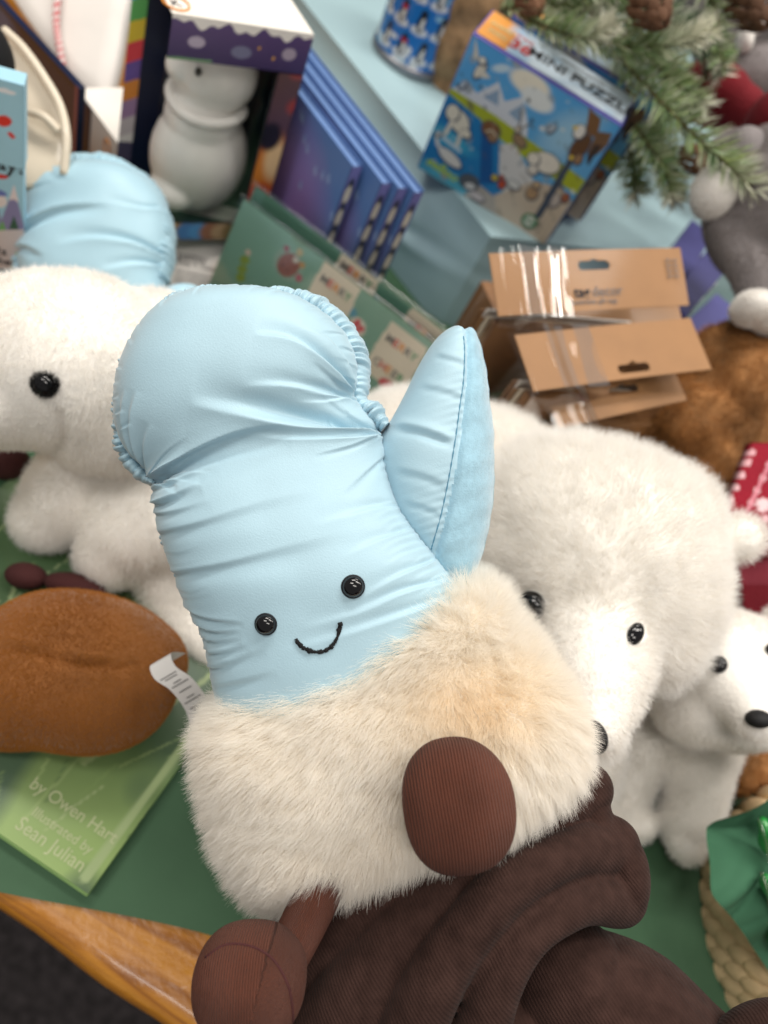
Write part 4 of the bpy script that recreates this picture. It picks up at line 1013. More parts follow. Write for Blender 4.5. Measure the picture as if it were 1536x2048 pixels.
# photo strip under the window
cv = Canvas(w_, .018, 90); cv.fill((.12, .06, .05)); r_ = np.random.default_rng(8)
for i, c in enumerate([(.42, .14, .12), (.4, .2, .2), (.5, .3, .1), (.08, .22, .5), (.1, .3, .6), (.35, .16, .1), (.5, .34, .2), (.3, .2, .08), (.2, .03, .04), (.05, .05, .06)]): cv.ell(.05+i*.1, .5, .07, .07, c, 0, .9, .5)
o = cv.build('photo_strip', bbx, MAT['print'], mB); o.location = (0, -.0005, .0009)
cb = thing('bear_figurine', 'glossy white ceramic bear figurine standing inside the window display box', 'figurine', mat=mB)
def le(c, r): return ellipsoid(c, r, None, 20, 26)
VF = blob([le((.053, .056, -.036), (.041, .050, .034)), le((.050, .090, -.036), (.031, .035, .028)), le((.054, .130, -.036), (.033, .032, .029)), le((.030, .130, -.036), (.016, .013, .013)), le((.070, .150, -.04), (.012, .012, .01)), le((.04, .152, -.04), (.010, .011, .01)), le((.03, .03, -.025), (.02, .015, .02))], .0018, 5)
mesh_obj('body', VF[0], VF[1], MAT['ceramic'], cb)
ringp = np.c_[.051+.029*np.cos(th), .104+.002*np.sin(th*2), -.036+.028*np.sin(th)]; v, f = tube(ringp, .0042, 12, caps=False, up=(0, 1, 0)); mesh_obj('scarf', v, f, MAT['ceramic'], cb)
for p in ((.030, .140, -.013),): v, f = ellipsoid(p, (.0026, .0034, .002)); mesh_obj('eye', v, f, MAT['black'], cb)
# white card box in front
q = [T(332, 392, .062), T(492, 414, .062), T(455, 615, .0), T(322, 590, .0)]
mC = frame(q[3], q[2]-q[3], (q[0]+q[1]-q[2]-q[3])/2); wC = float(np.linalg.norm(q[2]-q[3])*1.08); hC = float(np.linalg.norm((q[0]+q[1]-q[2]-q[3])/2))
cdb = thing('card_sleeve', 'off-white printed card box leaning below the window display box', 'box', mat=mC)
slab('body', cdb, MAT['white_card'], 0, wC, 0, hC, -.014, 0); slab('flap', cdb, MAT['white_box'], 0, wC, hC*.66, hC*.9, .0006, .0016)
for i, (tx, y, s) in enumerate((('patter', .43, .011), ('Tiny + Touchable', .36, .007), ('soft companions made for', .27, .0042), ('every small pocket and hand', .22, .0042), ('keep close in cold weather', .17, .0042), ('and wipe clean with a cloth', .12, .0042))):
    lettering('card_lettering', tx, cdb, MAT['ink_soft'], wC*.16, hC*y, .0006, s*1.0, 0, align='LEFT')

# dark navy carton, gift bag and cream tray in the corner
mN, w_, h_ = upright((-60, -60), (158, 176), .14, .0)
nv = thing('carton', 'dark navy carton with a red printed patch standing in the top left corner', 'box', mat=mN)
slab('body', nv, MAT['navy'], 0, w_, 0, h_, -.006, 0)
cv = Canvas(w_, h_, 60); cv.fill((.006, .010, .035)); cv.ell(.70, .66, .10, .12, (.45, .02, .03), 20, 1, .3); cv.ell(.73, .60, .03, .03, (.55, .4, .4)); cv.ell(.25, .8, .16, .2, (.05, .08, .16), 0, .8, .6); cv.line([(0, .985), (1, .985)], .006, (.002, .002, .004)); cv.line([(.99, 0), (.99, 1)], .01, (.2, .06, .09))
cv.build('front_print', nv, MAT['print'], mN, .0005)
gq = fit_rect([(20, -60), (262, -70), (224, 232), (85, 110)], .16, .15, BACK)[0]
gb = outline_solid('gift_bag', [(-10, -60), (120, -120), (262, -70), (250, 80), (228, 185), (203, 208), (150, 165), (60, 50)], .72, .02, MAT['white_card'], base=P(150, 180, .72)); tag(gb, 'white paper gift bag with red and white twine behind the navy carton', 'gift bag')
tw = smooth_poly([(118, -40, .70), (112, 40, .70), (118, 90, .70), (128, 150, .705)], 60); path = P(tw[:, 0], tw[:, 1], tw[:, 2]); a_ = np.linspace(0, 60, 60)
v, f = tube(path, .003, 12); k = np.repeat(np.arange(60), 12); j = np.tile(np.arange(12), 60); cc = np.where((((k*.9+j*.5) % 4) < 2)[:, None], [[.55, .03, .04, 1]], [[.75, .7, .68, 1]])
o = mesh_obj('bag_cord', v, f, MAT['twine'], gb, attrs={'Col': cc}); o.location = -Vector(gb.location)
# cream moulded tray
ct = thing('tray', 'cream moulded tray with a curved raised rim beside the light blue carton', 'tray', T(80, 380, .02))
outline_solid('panel', [(10, 60), (50, 105), (95, 165), (128, 225), (135, 290), (130, 350), (90, 372), (40, 372), (22, 300), (15, 160)], .56, .006, MAT['cream_plastic'], ct)
rp = smooth_poly([(8, 60, .55), (45, 95, .55), (85, 150, .55), (120, 212, .55), (133, 275, .55), (128, 350, .555)], 40); v, f = tube(P(rp[:, 0], rp[:, 1], rp[:, 2]), .0032, 14); mesh_obj('rim', v, f, MAT['cream_plastic'], ct)
rp = smooth_poly([(45, 222, .55), (85, 232, .545), (118, 262, .55)], 20); v, f = tube(P(rp[:, 0], rp[:, 1], rp[:, 2]), .003, 12); mesh_obj('rim', v, f, MAT['cream_plastic'], ct)
v, f = E(-8, 100, .50, 24, 55, .02, 10); o = mesh_obj('pompom', v, f, MAT['black'], None, base=P(-8, 100, .50)); tag(o, 'black fluffy ball by the left edge above the light blue carton', 'pompom'); 
mW, w_, h_ = upright((155, 176), (240, 292), .075, .0)
wb = thing('display_box', 'narrow white box with a small round emblem behind the second mitten plush', 'box', mat=mW)
slab('body', wb, MAT['white_box'], 0, w_, 0, h_, -.05, 0); slab('side_stripe', wb, MAT['navy'], w_*.02, w_*.35, .001, h_-.001, .0003, .001)
v, f = tube(np.c_[w_*.75+.005*np.cos(th), h_*.8+.007*np.sin(th), np.full(40, .001)], .0006, 6, caps=False, up=(0, 0, 1)); mesh_obj('emblem_ring', v, f, MAT['ink_orange'], wb)

# ================================================================== row of blue picture books
mK, w_, h_ = upright((545, 118), (705, 330), .178, .0)
w_ = .20; ofs = mK.to_3x3() @ Vector((1, 0, 0))
p0 = T(705, 330, .178); O = p0-np.array(ofs)*w_; O[2] = 0
mK = frame(O, np.array(ofs), Z3)
blab = ['front blue picture book of the row, its raindrop cover fully facing out', 'second blue picture book, just behind the front one of the row', 'third blue picture book from the front of the row', 'fourth blue picture book from the front of the row', 'rearmost blue picture book of the row, next to the riser']
book = thing('picture_book', blab[0], 'book', mat=mK, group='row of blue picture books with penguin spines')
slab('pages', book, mk('blue_pages', (.12, .21, .42), .5, 0), .002, w_-.001, .001, h_-.002, -.0085, -.0012)
bc = mk('book_board', (.08, .16, .38), .35, 0, var=.03); slab('cover', book, bc, 0, w_, 0, h_, -.0012, 0); slab('cover', book, bc, 0, w_, 0, h_, -.0100, -.0088)
cv = Canvas(w_, h_, 130); cv.grad((.01, .15, .09), (.09, .18, .42), lambda u, v: v*1.9-.35)
cv.ell(.52, .42, .30, .26, (.34, .12, .38), 30, .75, .9); cv.ell(.5, .6, .25, .25, (.22, .20, .48), 0, .5, .9)
r_ = np.random.default_rng(5)
for i in range(60):
    x, y = r_.random(2); cv.ell(x, y, .007, .016, (.40, .52, .72), 12, .8, .4); cv.ell(x, y+.006, .005, .012, (.15, .24, .5), 12, .8, .4)
cv.ell(.30, .60, .02, .05, (.20, .14, .12), 20); cv.ell(.32, .66, .02, .02, (.12, .25, .12)); cv.ell(.38, .38, .05, .03, (.3, .08, .22)); cv.ell(.5, .33, .03, .02, (.05, .10, .12))
o = cv.build('cover_art', book, MAT['print'], mK, .0004)
cv = Canvas(.0095, h_-.002, 14); cv.grad((.01, .12, .05), (.16, .16, .42), lambda u, v: v*2-.6)
for k in range(7):
    y = .86-.125*k; cv.ell(.5, y, .30, 1.3, (.015, .02, .02), 0, 1, .3); cv.ell(.5, y-.012, .26, .85, (.66, .62, .52), 0, 1, .3)
o = cv.build('spine', book, MAT['print'], mK); o.matrix_local = Matrix.Translation((w_+.0004, .001, 0)) @ Matrix.Rotation(PI/2, 4, 'Y')
mb0 = mK.copy()
for k, (x, y) in enumerate(((764, 364), (797, 374), (829, 382))):
    b = copy_tree(book); b['label'] = blab[k+1] if k < 2 else blab[4]; d_ = T(x, y, .178)-T(705, 330, .178); m = mb0.copy(); 
    for i in range(3): m[i][3] += float(d_[i])
    b.matrix_world = m

# ================================================================== sticker packets
pk = []
for k, (a, b, zt, lb) in enumerate((((488, 398), (905, 716), .115, 'front green sticker packet with a reindeer and striped sweets behind the mitten'), ((512, 372), (935, 700), .118, 'rear green sticker packet peeking above the front one beside the blue books'))):
    A, B = T(*a, zt), T(*b, zt); ou = nrm(np.cross(B-A, Z3)); O = A+ou*.030; O[2] = .004; m = frame(O, B-A, A-O); w_ = float(np.linalg.norm(B-A)); h_ = float(np.linalg.norm(A-O))
    s = thing('sticker_packet', lb, 'sticker packet', mat=m, group='green sticker packets')
    slab('card', s, MAT['green_paper'], 0, w_, 0, h_, -.0012, 0)
    cv = Canvas(w_, h_, 200); cv.fill((.20, .36, .28) if k == 0 else (.10, .23, .17)); r_ = np.random.default_rng(3)
    for i in range(14): cv.ring(r_.random(), r_.random()*.5, r_.uniform(.03, .07), .0016, (.12, .23, .18))
    Mi = m.inverted()
    def uv(px, py):
        o_ = Mi @ Vector(CP); d_ = (Mi.to_3x3() @ Vector(nrm(P(px, py, 1.)-CP))); t_ = -o_.z/d_.z; p = o_+d_*t_; return p.x/w_, p.y/h_
    if k == 0:
        x, y = uv(577, 530); cv.ell(x, y, .062, .055, (.27, .38, .31)); cv.ell(x, y, .050, .040, (.28, .09, .07), 60)
        for (px, py, rr, c) in ((574, 497, .012, (.35, .08, .12)), (600, 505, .014, (.5, .38, .2)), (592, 520, .012, (.6, .56, .5)), (598, 556, .014, (.45, .10, .15)), (605, 530, .012, (.5, .28, .1)), (566, 530, .005, (.05, .02, .02)), (575, 540, .005, (.05, .02, .02))): x, y = uv(px, py); cv.ell(x, y, rr, rr, c)
        for (px, py) in ((490, 520), (485, 538), (482, 555)): x, y = uv(px, py); cv.ell(x, y, .022, .016, (.25, .32, .05), 40)
        x, y = uv(497, 505); cv.ell(x, y, .012, .012, (.65, .5, .4))
    sw = [(714, 654)] if k == 0 else [(760, 634)]
    for (px, py) in sw:
        x, y = uv(px, py); cv.ell(x, y, .036, .036, (.66, .60, .52)); 
        for a2 in (0, 90, 180, 270): cv.ell(x+.018*math.cos(math.radians(a2+20)), y+.018/cv.a*math.sin(math.radians(a2+20)), .014, .010, (.62, .03, .07), a2)
        x, y = uv(px-9, py-30); cv.ell(x, y, .020, .016, (.10, .30, .42)); x, y = uv(px+12, py+36); cv.ell(x, y, .016, .014, (.10, .30, .42))
    for (px, py) in (((660, 600), (790, 718)) if k == 0 else ((700, 575), (832, 690))):
        x, y = uv(px, py); c = (.70, .62, .50); hw, hh_ = .085, .22
        cv.poly([(x-hw, y-hh_), (x+hw, y-hh_), (x+hw+.01, y), (x+hw, y+hh_), (x-hw, y+hh_), (x-hw-.01, y)], c)
        for j, tx in enumerate(('MERRY', 'CHEER')):
            for q_, ch in enumerate(tx):
                lettering('sticker_lettering', ch, s, MAT[['ink_soft', 'ink_red', 'ink_orange', 'ink_soft', 'ink_green'][q_]], (x-.055+.028*q_)*w_, (y+.10-.2*j)*h_, .0008, .010, 0, bold=.01)
    x, y = uv(772, 768); cv.ell(x, y, .03, .02, (.6, .03, .06), 10)
    cv.build('sticker_art', s, MAT['print'], m, .0005)
    slab('film', s, MAT['clear_film'], -.003, w_+.003, -.001, h_+.004, .0014, .0018, .0001)
    e = tube(np.c_[np.linspace(-.003, w_+.003, 30), np.full(30, h_+.003), .0016+.0006*np.sin(np.arange(30)*1.7)], .0009, 6, up=(0, 0, 1)); mesh_obj('sealed_edge', e[0], e[1], MAT['clear_film'], s)

# ================================================================== tin with penguins, sack, puzzles on the riser
pc = T(818, 118, zr); 
cyl = thing('tin', 'round tin wrapped in bright blue paper with penguins and snow clouds', 'tin', np.r_[pc[:2], zr])
RT = .043; nu, nv_ = 60, 200; th2 = np.linspace(0, 2*PI, nv_, endpoint=False); zz = np.linspace(zr+.010, zr+.12, nu)
G = np.stack([pc[0]+RT*np.cos(th2)[None]*np.ones((nu, 1)), pc[1]+RT*np.sin(th2)[None]*np.ones((nu, 1)), zz[:, None]*np.ones(nv_)], -1); V = G.reshape(-1, 3)
al = np.tile(th2, nu)*RT; hl = np.repeat(zz, nv_); C3 = np.tile([[.01, .16, .50]], (len(V), 1)).astype(float); S2 = np.c_[al, hl]
r_ = np.random.default_rng(12)
def spot(cx, cy, rx, ry, c):
    global C3
    m = np.clip((1.15-np.sqrt(((al-cx)/rx)**2+((hl-cy)/ry)**2))/.15, 0, 1)[:, None]; C3 = C3*(1-m)+np.array(c)*m
for i in range(90): spot(r_.uniform(0, 2*PI*RT), r_.uniform(zr, zr+.12), r_.uniform(.003, .008), r_.uniform(.002, .005), [(.55, .66, .72), (.25, .48, .65), (.7, .72, .72)][i % 3])
for i in range(12):
    for j in range(4):
        x = (i+.5*(j % 2))*2*PI*RT/12; y = zr+.022+j*.028; spot(x, y-.004, .009, .004, (.68, .70, .72)); spot(x, y+.004, .0045, .009, (.01, .01, .015)); spot(x+.001, y+.003, .002, .006, (.7, .7, .68)); spot(x, y+.013, .0035, .0035, (.01, .01, .015))
        if (i+j) % 3 == 0: spot(x, y+.010, .004, .0018, (.5, .02, .06))
mesh_obj('wrap', V, grid_faces(nu, nv_), MAT['print'], cyl, attrs={'Col': np.c_[C3, np.ones(len(C3))]})
def disc_stack(rows, c, name, mat, parent, n=64):
    th_ = np.linspace(0, 2*PI, n, endpoint=False); G = np.stack([np.stack([c[0]+r*np.cos(th_), c[1]+r*np.sin(th_), np.full(n, z)], -1) for r, z in rows]); return mesh_obj(name, G.reshape(-1, 3), grid_faces(len(rows), n).tolist(), mat, parent)
disc_stack([(.0, zr+.001), (RT+.0005, zr+.001), (RT+.002, zr+.002), (RT+.002, zr+.009), (RT+.0003, zr+.010), (0, zr+.010)], pc, 'base_rim', MAT['tin'], cyl)
disc_stack([(RT+.0003, zr+.119), (RT+.002, zr+.12), (RT+.002, zr+.13), (RT, zr+.132), (0, zr+.132)], pc, 'lid', MAT['tin'], cyl)

tree_base = T(925, 175, zr)
td = float(-((tree_base-CP)@BACK)); 
sackV = blob([E(935, 70, td-.03, 95, 100, .055, 15), E(925, 150, td, 80, 60, .05), E(905, 190, td, 50, 45, .03), E(955, 0, td-.06, 100, 90, .05)], .004, 5, lambda X: .0016*np.abs(sines(X, 6, 60, 7))+.002*sines(X, 5, 25, 9))
sack = mesh_obj('burlap_sack', sackV[0], sackV[1], MAT['burlap'], base=tree_base); tag(sack, 'brown burlap sack gathered round the foot of the frosted little tree', 'sack')
fur('loose_threads', sackV, 2500, .006, mk_hair('fur_burlap', (.30, .19, .09), (.45, .30, .16), transl=.1), sack, lay=.8, jitter=.9, rad=.00018, seed=6)
bpy.data.objects['loose_threads'].location = -sack.location

_A, _B = T(945, 66, .25), T(1245, 252, .25); _u = nrm(_B-_A); _out = nrm(np.cross(_u, Z3)); _dn = nrm(-Z3-.12*_out)
pw, ph, pt_ = float(np.linalg.norm(_B-_A)), .134, .052
PZ = frame(_A+_dn*ph, _u, -_dn)
def build_puzzle():
    o = thing('puzzle_box', 'front mini puzzle box with polar bear, whale and eagle picture, tilted on the riser', 'puzzle box', mat=PZ, group='mini puzzle boxes')
    pb = mk('puzzle_board', (.09, .08, .34), .4, 0, var=.05); slab('box', o, pb, 0, pw, 0, ph, -pt_, 0, .0012)
    cv = Canvas(pw-.002, ph-.002, 230); sky = (.05, .30, .62)
    cv.grad((.16, .42, .66), (.08, .34, .68)); 
    cv.noise(5, 7, 41, (.35, .58, .74), .7, .5, .6)
    V1 = lambda b: 1-b
    # snowy peaks, far shore and green tundra
    cv.poly([(0, V1(.37)), (.08, V1(.27)), (.16, V1(.30)), (.25, V1(.16)), (.33, V1(.25)), (.42, V1(.16)), (.52, V1(.30)), (.56, V1(.40)), (0, V1(.46))], (.60, .64, .70)); cv.poly([(.2, V1(.30)), (.27, V1(.2)), (.31, V1(.3))], (.25, .36, .5)); cv.poly([(.38, V1(.30)), (.44, V1(.19)), (.47, V1(.32))], (.25, .36, .5))
    cv.ell(.42, V1(.07), .11, .055, (.78, .74, .62), 0, .95, .4); cv.ell(.50, V1(.13), .09, .05, (.70, .74, .74), 0, .95, .4); cv.ell(.23, V1(.08), .05, .02, (.5, .65, .75), 30, .7, .5)
    cv.poly([(.0, V1(.36)), (.3, V1(.36)), (1, V1(.42)), (1, V1(.54)), (.5, V1(.50)), (.24, V1(.46)), (0, V1(.42))], (.38, .44, .03)); cv.noise(6, 40, 45, (.20, .28, .04), .9, .0, .5)
    cv.poly([(0, V1(.40)), (.24, V1(.44)), (.42, V1(.52)), (.60, V1(.90)), (.58, 0), (0, 0)], (.02, .20, .48)); cv.poly([(.28, V1(.5)), (.36, V1(.5)), (.5, V1(.8)), (.42, V1(.85))], (.015, .10, .32))
    cv.ell(.1, V1(.68), .16, .05, (.06, .40, .60), 0, .6, .6); cv.ell(.3, V1(.97), .3, .06, (.1, .44, .6), 0, .6, .6)
    cv.poly([(.42, V1(.52)), (.50, V1(.46)), (.7, V1(.60)), (.85, V1(.72)), (.8, V1(.9)), (.6, V1(.84)), (.5, V1(.70))], (.62, .62, .62)); cv.noise(6, 30, 47, (.3, .34, .38), 1.0, .4, .25)
    cv.poly([(.55, V1(.86)), (.72, V1(.62)), (.90, V1(.55)), (1, V1(.6)), (1, 0), (.5, 0)], (.55, .46, .36)); cv.poly([(.36, V1(1)), (.42, V1(.86)), (.55, V1(.88)), (.62, V1(1))], (.40, .36, .32)); cv.noise(7, 38, 49, (.12, .10, .09), 1.15, .3, .35)
    cv.outline = 1
    # animals
    cv.ell(.13, V1(.53), .075, .055, (.74, .70, .58), -35); cv.ell(.07, V1(.50), .04, .045, (.74, .70, .58)); cv.ell(.20, V1(.58), .030, .025, (.74, .70, .58)); cv.line([(.09, V1(.56)), (.08, V1(.66))], .014, (.72, .68, .58)); cv.line([(.17, V1(.60)), (.18, V1(.70))], .013, (.72, .68, .58)); cv.poly([(.02, V1(.67)), (.22, V1(.70)), (.22, V1(.73)), (.02, V1(.70))], (.5, .64, .74))
    cv.ell(.17, V1(.80), .085, .036, (.72, .70, .66), -12); cv.line([(.03, V1(.70)), (.06, V1(.76)), (.12, V1(.79))], .012, (.70, .70, .68)); cv.ell(.04, V1(.69), .022, .010, (.7, .7, .68), 40)
    cv.ell(.33, V1(.46), .055, .045, (.20, .09, .04)); cv.ell(.36, V1(.50), .03, .03, (.28, .17, .10)); cv.line([(.31, V1(.49)), (.34, V1(.46)), (.38, V1(.48))], .006, (.6, .5, .35))
    cv.ell(.52, V1(.42), .045, .028, (.30, .20, .12), -20); cv.ell(.48, V1(.36), .015, .020, (.6, .52, .42)); cv.line([(.48, V1(.35)), (.46, V1(.27)), (.44, V1(.25))], .004, (.12, .08, .05)); cv.line([(.49, V1(.35)), (.53, V1(.29)), (.56, V1(.30))], .004, (.12, .08, .05)); cv.line([(.50, V1(.42)), (.50, V1(.50))], .005, (.25, .16, .1)); cv.line([(.55, V1(.43)), (.55, V1(.51))], .005, (.25, .16, .1))
    cv.ell(.12, V1(.16), .022, .05, (.66, .62, .52), -15); cv.poly([(.10, V1(.12)), (.02, V1(.0)), (.05, V1(.11))], (.58, .56, .48)); cv.ell(.11, V1(.10), .02, .018, (.7, .68, .6)); cv.poly([(.13, V1(.14)), (.2, V1(.17)), (.14, V1(.2))], (.62, .6, .52))
    for x, y in ((.66, .24), (.06, .30)): cv.ell(x, V1(y), .012, .03, (.45, .52, .60), -20); cv.poly([(x-.03, V1(y-.03)), (x, V1(y-.01)), (x+.01, V1(y+.02))], (.35, .42, .5)); cv.poly([(x+.03, V1(y-.05)), (x+.01, V1(y)), (x, V1(y+.03))], (.55, .6, .66))
    cv.ell(.73, V1(.46), .085, .060, (.74, .70, .62), 10); cv.ell(.65, V1(.48), .035, .035, (.74, .70, .62)); cv.ell(.68, V1(.55), .03, .03, (.66, .62, .56))
    cv.ell(.35, V1(.88), .06, .045, (.10, .11, .13), 20); cv.ell(.37, V1(.91), .035, .022, (.62, .62, .62), 20); cv.ell(.44, V1(.95), .05, .025, (.55, .5, .5), 0)
    cv.ell(.55, V1(.76), .022, .032, (.50, .07, .03), 10); cv.ell(.53, V1(.72), .014, .014, (.52, .10, .05)); cv.ell(.49, V1(.75), .02, .02, (.55, .42, .06)); cv.ell(.62, V1(.72), .04, .025, (.62, .62, .60)); cv.ell(.75, V1(.70), .035, .042, (.42, .27, .15)); cv.ell(.75, V1(.63), .022, .022, (.50, .36, .22)); cv.ell(.90, V1(.66), .030, .045, (.50, .44, .40)); cv.ell(.95, V1(.60), .02, .03, (.35, .12, .06))
    cv.noise(7, 60, 91, (.05, .06, .08), 1.3, .3, .35); cv.noise(7, 55, 92, (.8, .78, .7), 1.5, .3, .35)
    # post and eagle
    cv.poly([(.835, V1(.34)), (.875, V1(.34)), (.885, V1(.84)), (.84, V1(.86))], (.06, .08, .12))
    cv.ell(.86, V1(.24), .042, .085, (.12, .06, .03), -8); cv.poly([(.84, V1(.14)), (.80, V1(.03)), (.78, V1(.0)), (.88, V1(.02)), (.92, V1(.14))], (.18, .09, .04)); cv.poly([(.90, V1(.1)), (.98, V1(.06)), (.995, V1(.14)), (.97, V1(.24)), (.92, V1(.26))], (.16, .09, .05)); cv.poly([(.93, V1(.18)), (.97, V1(.16)), (.96, V1(.33)), (.93, V1(.28))], (.04, .03, .03))
    cv.ell(.81, V1(.16), .030, .040, (.72, .70, .66)); cv.poly([(.79, V1(.13)), (.755, V1(.155)), (.79, V1(.17))], (.70, .50, .04)); cv.ell(.85, V1(.335), .014, .014, (.75, .52, .05)); cv.ell(.88, V1(.33), .012, .012, (.75, .52, .05)); cv.ell(.89, V1(.32), .02, .03, (.30, .18, .1))
    cv.ell(.83, V1(.90), .045, .045, (.66, .66, .60)); cv.ring(.83, V1(.90)*1, .0, .0, (0, 0, 0)); d_ = np.hypot(cv.u-.83, (cv.v-V1(.90))*cv.a); cv.put((np.abs(d_-.046) < .008)*1., (.02, .20, .07)); cv.line([(.80, V1(.90)), (.86, V1(.90))], .008, (.03, .25, .1))
    c_ = cv.build('cover_picture', o, MAT['print'], PZ); c_.location = (.001, .001, .0005)
    # right side, same picture running round the corner
    cv = Canvas(pt_-.002, ph-.002, 40); cv.grad((.36, .30, .25), (.08, .34, .66), lambda u, v: v*1.6-.3); cv.noise(6, 6, 4, (.10, .09, .10), .5, .4, .8); cv.noise(6, 5, 9, (.62, .58, .5), .6, .4, .8); cv.ell(.6, .55, .5, .35, (.42, .44, .05), 0, .8, .5); cv.put((cv.v < .18)*1., (.10, .08, .32)); cv.put((cv.u > .86)*1., (.08, .07, .32))
    s_ = cv.build('side_picture', o, MAT['print'], PZ); s_.matrix_local = Matrix.Translation((pw+.0005, .001, -.001)) @ Matrix.Rotation(PI/2, 4, 'Y')
    # top edge
    cv = Canvas(pw-.004, pt_-.006, 120); cv.fill((.56, .66, .76)); cv.put((cv.u < .20)*1., (.66, .28, .05)); cv.put(((cv.u > .20) & (cv.u < .225))*1., (.5, .5, .6)); cv.noise(4, 20, 3, (.36, .52, .70), .5, .5, .4)
    t_ = cv.build('top_print', o, MAT['print'], PZ); t_.matrix_local = Matrix.Translation((.002, ph+.0004, -.003)) @ Matrix.Rotation(-PI/2, 4, 'X')
    for tx, x, z_, s, m_, bd in (('MINI PUZZLE', .098, -.023, .0195, 'ink', .02), ('36', .039, -.019, .022, 'ink_red', .02), ('piece', .039, -.035, .008, 'ink_red', .0), ('mini', .017, -.018, .011, 'ink_cream', 0), ('puzzle', .017, -.031, .009, 'ink_cream', 0), ('northern animals', .095, -.040, .007, 'ink_soft', 0)):
        l = lettering('box_lettering', tx, o, MAT[m_], x, ph+.0012, z_, s, 0, sx=.92, bold=bd); l.rotation_euler = (-PI/2, 0, 0)
    lettering('box_lettering', 'eeBoo', o, MAT['ink_lime'], .023, .013, .0010, .013, math.radians(-3), shear=.3, bold=.02)
    return o
pz = build_puzzle()
pz2 = copy_tree(pz); pz2['label'] = 'rear mini puzzle box, mostly hidden behind the front one by the pine branches'
m = PZ @ Matrix.Translation((.020, .002, -.055)) @ Matrix.Rotation(.02, 4, 'Z'); pz2.matrix_world = m

# ================================================================== little frosted tree
tt0 = thing('frosted_tree', 'small artificial pine tree with frosted needle tips, standing in the burlap sack', 'christmas tree', tree_base)
trunk_p = smooth_poly([(925, 120, td-.02, 1), (990, 30, td-.06, 1), (1080, -40, td-.12, 1), (1200, -140, td-.18, 1)], 30)
v, f = tube(P(trunk_p[:, 0], trunk_p[:, 1], trunk_p[:, 2]), np.linspace(.011, .006, 30), 14); mesh_obj('trunk', v, f, MAT['bark'], tt0)
def branch(pts, nneed, ln_px, frost, seed, wpx=2.6, green=(.10, .19, .055), lean=.75, frost_all=.26):
    A = smooth_poly(pts, 50); path = P(A[:, 0], A[:, 1], A[:, 2]); r = np.random.default_rng(seed); tn = nrm(np.gradient(path, axis=0))
    sv, sf = tube(path, np.linspace(.0018, .0009, 50), 6); 
    V = [sv]; Fc = list(sf); C = [np.tile([.10, .08, .03, 1.], (len(sv), 1))]; k = len(sv); dm = A[:, 2].mean(); sc = dm/F
    s = np.linspace(0, 1, nneed)**.95; s = s*.985
    for i in range(nneed):
        x = s[i]*49; a = int(x); b = min(a+1, 49); p = path[a]*(1-(x-a))+path[b]*(x-a); t = tn[a]
        e1 = nrm(np.cross(t, r.normal(size=3))); dirn = nrm(t*lean*r.uniform(.7, 1.3)+e1); L = ln_px*sc*r.uniform(.7, 1.15)*(1-.35*s[i]**4)
        w = nrm(np.cross(dirn, r.normal(size=3)))*wpx*sc*.5; mid = p+dirn*L*.55+Z3*L*.05; tip = p+dirn*L+Z3*L*.12
        V.append(np.array([p-w*.7, p+w*.7, mid+w, mid-w, tip])); Fc += [[k, k+1, k+2, k+3], [k+3, k+2, k+4]]; k += 5
        g = np.array(green)*r.uniform(.7, 1.35); g = g*np.array([r.uniform(.85, 1.25), 1, r.uniform(.8, 1.2)])
        fr = np.clip((s[i]-(1-frost))/max(frost, 1e-3)*1.6, 0, 1) if frost > 0 else 0
        wh = np.array([.72, .70, .58]); tipf = max(fr, frost_all*(r.random() < .55)*3.0)
        c0_ = g*(1-fr*.75)+wh*fr*.75; c1_ = g*(1-min(1, tipf))+wh*min(1, tipf)
        C.append(np.array([[*c0_, 1], [*c0_, 1], [*((c0_+c1_)/2), 1], [*((c0_+c1_)/2), 1], [*c1_, 1]]))
    return mesh_obj('branch', np.vstack(V), Fc, MAT['needle'], tt0, smooth=False, attrs={'Col': np.vstack(C)})
BR = [
 ([(1225, 100, .66), (1285, 165, .64), (1350, 232, .62), (1425, 302, .605), (1500, 370, .60), (1545, 395, .60)], 620, 62, .35, 1),
 ([(1090, 40, .66), (1170, 75, .64), (1270, 95, .625), (1350, 85, .615), (1425, 62, .61)], 520, 55, .45, 2),
 ([(1200, 30, .68), (1270, 90, .66), (1330, 150, .645), (1415, 212, .635)], 420, 52, .10, 3),
 ([(1232, 190, .76), (1250, 250, .74), (1262, 320, .72), (1275, 395, .70)], 420, 58, .08, 4),
 ([(1290, 225, .72), (1315, 270, .70), (1335, 330, .68), (1352, 405, .675)], 420, 55, .08, 5),
 ([(1040, 30, .64), (1110, 60, .62), (1175, 75, .61), (1225, 50, .605)], 330, 48, .55, 6),
 ([(1100, 20, .70), (1180, 10, .68), (1300, 20, .67), (1440, 110, .665)], 520, 60, .05, 7),
 ([(1180, -30, .72), (1300, 20, .71), (1400, 80, .70), (1440, 150, .70)], 480, 60, .05, 8),
 ([(1080, 0, .66), (1160, -20, .64), (1260, -10, .63), (1330, 10, .625)], 380, 50, .3, 9),
 ([(1160, 60, .72), (1280, 100, .72), (1340, 170, .72), (1380, 230, .715)], 420, 60, .02, 12),
 ([(1000, 20, .68), (1060, 10, .66), (1130, 10, .65), (1190, 30, .645)], 300, 45, .2, 13),
 ([(1250, 40, .66), (1320, 100, .655), (1350, 130, .655), (1345, 180, .655)], 220, 40, .2, 14),
 ([(1270, 250, .66), (1300, 295, .65), (1330, 340, .645), (1345, 400, .645)], 300, 50, .15, 15),
 ([(1400, -40, .68), (1430, 20, .67), (1440, 80, .665), (1445, 130, .66)], 260, 48, .05, 16)]
